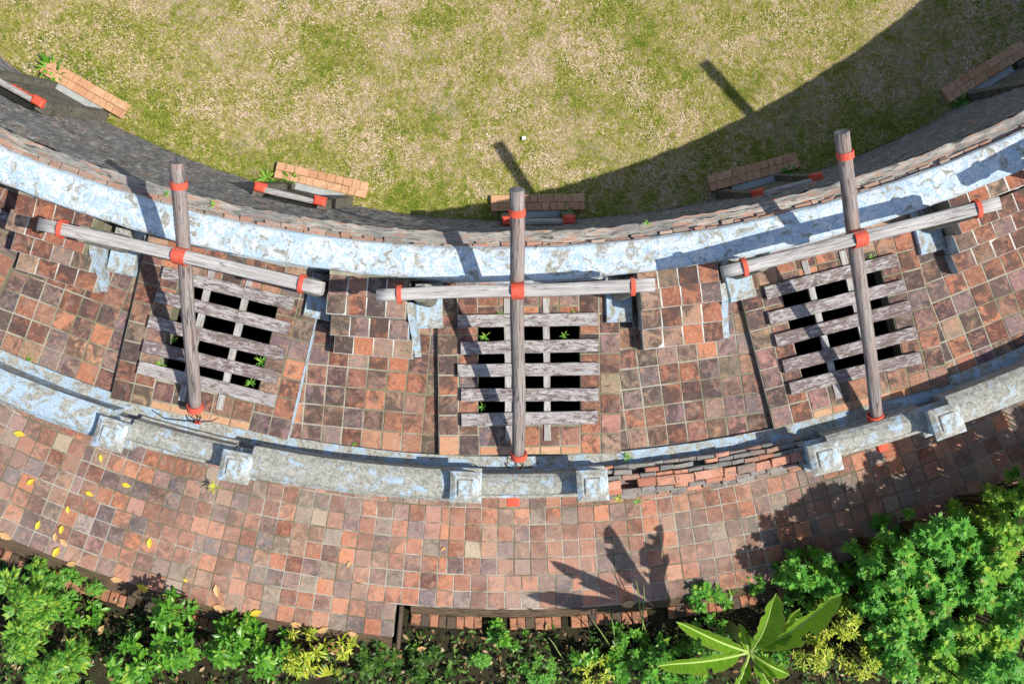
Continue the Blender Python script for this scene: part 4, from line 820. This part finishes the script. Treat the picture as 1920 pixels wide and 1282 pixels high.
# thin bare stalks in front of the kerb
for k, (b_, t_, h_) in enumerate((((1213, 1205), (1193, 1088), 0.9), ((1200, 1200), (1207, 1093), 0.95), ((1155, 1235), (1142, 1143), 0.9), ((1165, 1245), (1108, 1160), 0.6), ((1060, 1245), (1028, 1193), 0.5), ((1052, 1255), (1000, 1222), 0.3))):
    b0 = P(*b_, ZG); t0 = P(*t_, ZG + h_); mid = (b0 + t0) / 2 + Vector((random.uniform(-.06, .06), 0.03, 0.12)); v, f = tube([b0, (b0 + mid) / 2 + Vector((0.02, 0, 0.03)), mid, (mid + t0) / 2 + Vector((.015, 0, .02)), t0], [0.014, 0.013, 0.012, 0.01, 0.006], 6)
    o = obj('bare_stalk', v, f, STEMG, smooth=True); tag(o, ['thin bare green stalk, taller left one of the pair crossing the kerb', 'thin bare green stalk, right one of the pair crossing the kerb', 'thin curved green stalk left of the stalk pair', 'thin green stalk leaning left beside the curved one', 'short pale green stalk over bare soil', 'shortest green stalk lying over dark ground'][k], 'stalk', 'thin bare stalks')
# ground cover and litter
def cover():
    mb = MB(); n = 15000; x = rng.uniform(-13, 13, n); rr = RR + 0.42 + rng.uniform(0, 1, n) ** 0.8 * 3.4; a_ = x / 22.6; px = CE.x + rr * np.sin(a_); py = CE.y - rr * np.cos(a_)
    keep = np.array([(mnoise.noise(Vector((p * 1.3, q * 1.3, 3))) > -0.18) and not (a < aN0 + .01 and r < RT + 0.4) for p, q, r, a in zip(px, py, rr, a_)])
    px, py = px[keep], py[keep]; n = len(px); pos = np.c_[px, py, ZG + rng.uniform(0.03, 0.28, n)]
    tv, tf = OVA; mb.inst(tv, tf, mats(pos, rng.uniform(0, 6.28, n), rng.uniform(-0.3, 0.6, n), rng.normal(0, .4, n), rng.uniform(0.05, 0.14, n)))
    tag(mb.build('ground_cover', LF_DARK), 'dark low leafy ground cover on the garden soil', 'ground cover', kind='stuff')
    mb = MB(); n = 1500; x = rng.uniform(-12, 8, n); rr = RR + 0.4 + rng.uniform(0, 1, n) * 2.8; a_ = x / 22.6; k = ~((a_ < aN0 + .01) & (rr < RT + .4)); a_, rr = a_[k], rr[k]; n = len(rr)
    pos = np.c_[CE.x + rr * np.sin(a_), CE.y - rr * np.cos(a_), ZG + rng.uniform(0.06, 0.2, n)]
    mb.inst(tv, tf, mats(pos, rng.uniform(0, 6.28, n), rng.uniform(-0.3, 0.3, n), rng.normal(0, .5, n), rng.uniform(0.05, 0.15, n)))
    tag(mb.build('leaf_litter', LF_DRY), 'dry brown leaf litter scattered over the garden soil', 'leaf litter', kind='stuff')
cover()

# weeds sprouting in joints and on ledges
def tuft(px, py, z, size, lab, n=14, mat=LF_BRIGHT):
    c = P(px, py, z); mb = MB()
    for k in range(n):
        yaw = random.uniform(0, 6.28); L = size * random.uniform(0.5, 1.1); d = Vector((math.cos(yaw), math.sin(yaw), 0)); wv = Vector((-d.y, d.x, 0)) * size * 0.07; up = random.uniform(0.15, 0.8)
        p1, p2 = c + d * L * 0.5 + Vector((0, 0, L * up * 0.7)), c + d * L + Vector((0, 0, L * up * 0.75)); mb.add([c - wv * .4, c + wv * .4, p1 + wv, p2, p1 - wv], [(0, 1, 2, 4), (4, 2, 3)])
    tag(mb.build('weed_tuft', mat), lab, 'weed', 'weeds sprouting from joints')
for t in [(303, 683, .13, .1, 'weed sprouting through the leftmost grating near its lower left'), (325, 636, .1, .08, 'small weed in the leftmost grating beside the pole'), (490, 678, .05, .12, 'weed at the right side of the leftmost grating'), (470, 718, .05, .11, 'weed at the lower right of the leftmost grating'), (940, 590, .12, .09, 'weed above the middle grating left of the pole'), (1070, 586, .12, .11, 'weed above the middle grating right of the pole'), (910, 630, .1, .1, 'weed in the upper left gap of the middle grating'), (1058, 628, .0, .1, 'weed in the upper right gap of the middle grating'), (905, 762, .1, .08, 'bright weed at the lower left of the middle grating'),
          (1634, 482, .12, .08, 'weed above the rightmost grating beside its pole'), (52, 676, .02, .1, 'weed at the outer rim of the walkway at the left'), (665, 832, .02, .06, 'tiny weed in a missing tile corner at the rim'), (1176, 858, .12, .1, 'weed on the rim ledge beside the middle cage roof'), (1160, 935, .3, .1, 'yellowish weed where the bare brick begins'), (1195, 940, .1, .09, 'weed at the foot of the bare brick stretch'), (403, 912, -2.9, .16, 'yellow weed at the foot of the second pillar'), (1212, 418, .78, .08, 'weed on the shaded wall ledge in the middle'), (312, 364, .78, .08, 'weed on the wall ledge beside the leftmost pole'), (402, 384, .78, .08, 'weed on the wall ledge right of the leftmost pole'), (500, 335, ZL, .22, 'leafy weed beside the second doorstep from the left'), (1655, 1170, -2.0, .1, 'tiny weed beside thicket')][:-1]:
    tuft(*t, mat=LF_YEL if 'yellow' in t[4] else LF_BRIGHT)
for t in [(95, 128, ZL + .04, .3, 'leafy weed on the far left doorstep'), (110, 142, ZL + .04, .25, 'small leafy weed by the far left door jamb'), (545, 335, ZL + .05, .2, 'leafy weed growing on the second doorstep from the left'), (1060, 392, ZL + .05, .2, 'leafy weed at the right end of the middle doorstep'), (1480, 325, ZL + .05, .22, 'leafy weed at the right end of the shaded doorstep'), (1800, 195, ZL + .05, .22, 'leafy weed at the left end of the upper right doorstep')]: tuft(*t, n=26, mat=LF_OVAL)

# fallen leaves and scraps
def fallen(name, px, py, z, L, yaw, mat, lab, cat='leaf', group='fallen leaves on the path'):
    tv, tf = T_oval(1, 0.5, 0.2, -0.1); p = P(px, py, z); M = mats(np.array([[p.x, p.y, z + 0.012]]), np.array([yaw]), np.array([0.05]), np.array([0.1]), np.array([L])); mb = MB(); mb.inst(tv - np.array([0.5, 0, 0]), tf, M)
    tag(mb.build(name, mat), lab, cat, group)
fl = [(37, 813, .17, 2.9, 0, 'yellow leaf on the path nearest the left end of the outer wall'), (190, 858, .12, 1.7, 0, 'yellow leaf on the path just below the first pillar'), (58, 903, .15, .6, 0, 'yellow leaf low on the path at the left edge'), (237, 909, .14, 2.8, 0, 'yellow leaf on the path below the first pillar pair'), (168, 925, .13, 2.6, 0, 'dull yellow leaf touching a grout joint on the left path'), (128, 955, .12, 1.6, 0, 'narrow yellow leaf in the upper part of the left path cluster'), (72, 984, .15, 1.2, 0, 'pale yellow leaf right of the left edge'), (116, 992, .14, 1.3, 0, 'pale yellow leaf above the tan leaf cluster'), (104, 1006, .14, 1.5, 1, 'narrow tan leaf in the left leaf cluster'), (120, 1016, .16, 2.4, 1, 'tan leaf in the left leaf cluster'),
      (106, 1034, .18, 1.0, 0, 'bright yellow leaf by the left kerb'), (281, 1017, .16, 1.5, 0, 'upright yellow leaf alone on pale tiles'), (407, 1106, .2, 1.7, 1, 'tan leaf close to the kerb left of the middle'), (348, 1087, .08, 2.4, 0, 'tiny yellow leaf near a dark half tile'), (268, 1101, .2, 2.6, 0, 'big yellow leaf on the kerb edge'), (135, 1056, .17, 0.2, 1, 'tan leaf on the left kerb'), (218, 1086, .17, 2.9, 1, 'curled tan leaf on the kerb beside the leaf shadow'), (10, 1004, .2, 2.6, 1, 'tan leaf at the left end of the kerb'), (412, 1140, .22, 2.7, 1, 'large tan leaf on the kerb below the upright tan leaf'), (480, 1148, .2, 0.3, 0, 'yellow leaf on the kerb in the middle left'), (555, 1170, .17, 2.9, 1, 'tan leaf on the kerb left of the notch'), (606, 1180, .18, 0.4, 1, 'round tan leaf on the kerb nearest the notch'), (660, 1188, .17, 2.9, 1, 'tan leaf at the kerb end by the notch'), (832, 1028, .1, 0.6, 1, 'small pale scrap leaf in the middle of the path'), (655, 1057, .12, 1.1, 1, 'reddish narrow leaf in the middle of the path'), (1178, 1131, .22, 0.2, 1, 'brown leaf on the kerb beside the stalk pair')]
for px, py, L, yaw, k, lab in fl: fallen('fallen_leaf', px, py, ZT + (0.005 if py < 1040 else 0.0), L * 1.25, yaw, LF_TAN if k else LF_FALL, lab)
for px, py, L, yaw, lab in [(350, 1150, .2, 2.2, 'yellow leaf lying in the left garden bed'), (470, 1196, .2, 1.2, 'pale dry leaf at the orange kerb foot'), (790, 1215, .2, 0.2, 'tan leaf alone on bare garden soil'), (190, 1180, .22, 1.0, 'brown leaf on the dark left garden soil')]: fallen('fallen_leaf', px, py, ZG + 0.22, L, yaw, LF_TAN, lab, group='fallen leaves in the garden')
v, f = box(P(982, 259, ZL + .06), (1, .1, 0), (-.1, 1, 0), (0, 0, 1), .07, .06, .02, 0, .006); tag(obj('paper_scrap', v, f, WHITE), 'small white scrap lying on the lawn', 'litter')
v, f = box(P(605, 1255, ZG + .4), (.6, .8, 0), (-.8, .6, 0), (0, 0.2, 1), .2, .07, .03, 0, .008); tag(obj('plastic_scrap', v, f, BLUE), 'bright blue plastic scrap beside the spiky plant', 'litter')
v, f = box(P(448, 1190, ZG + .15), (.8, .6, 0), (-.6, .8, 0), (0, 0.2, 1), .13, .05, .02, 0, .008); tag(obj('plastic_scrap', v, f, BLUE), 'blue scrap by the orange kerb foot', 'litter')
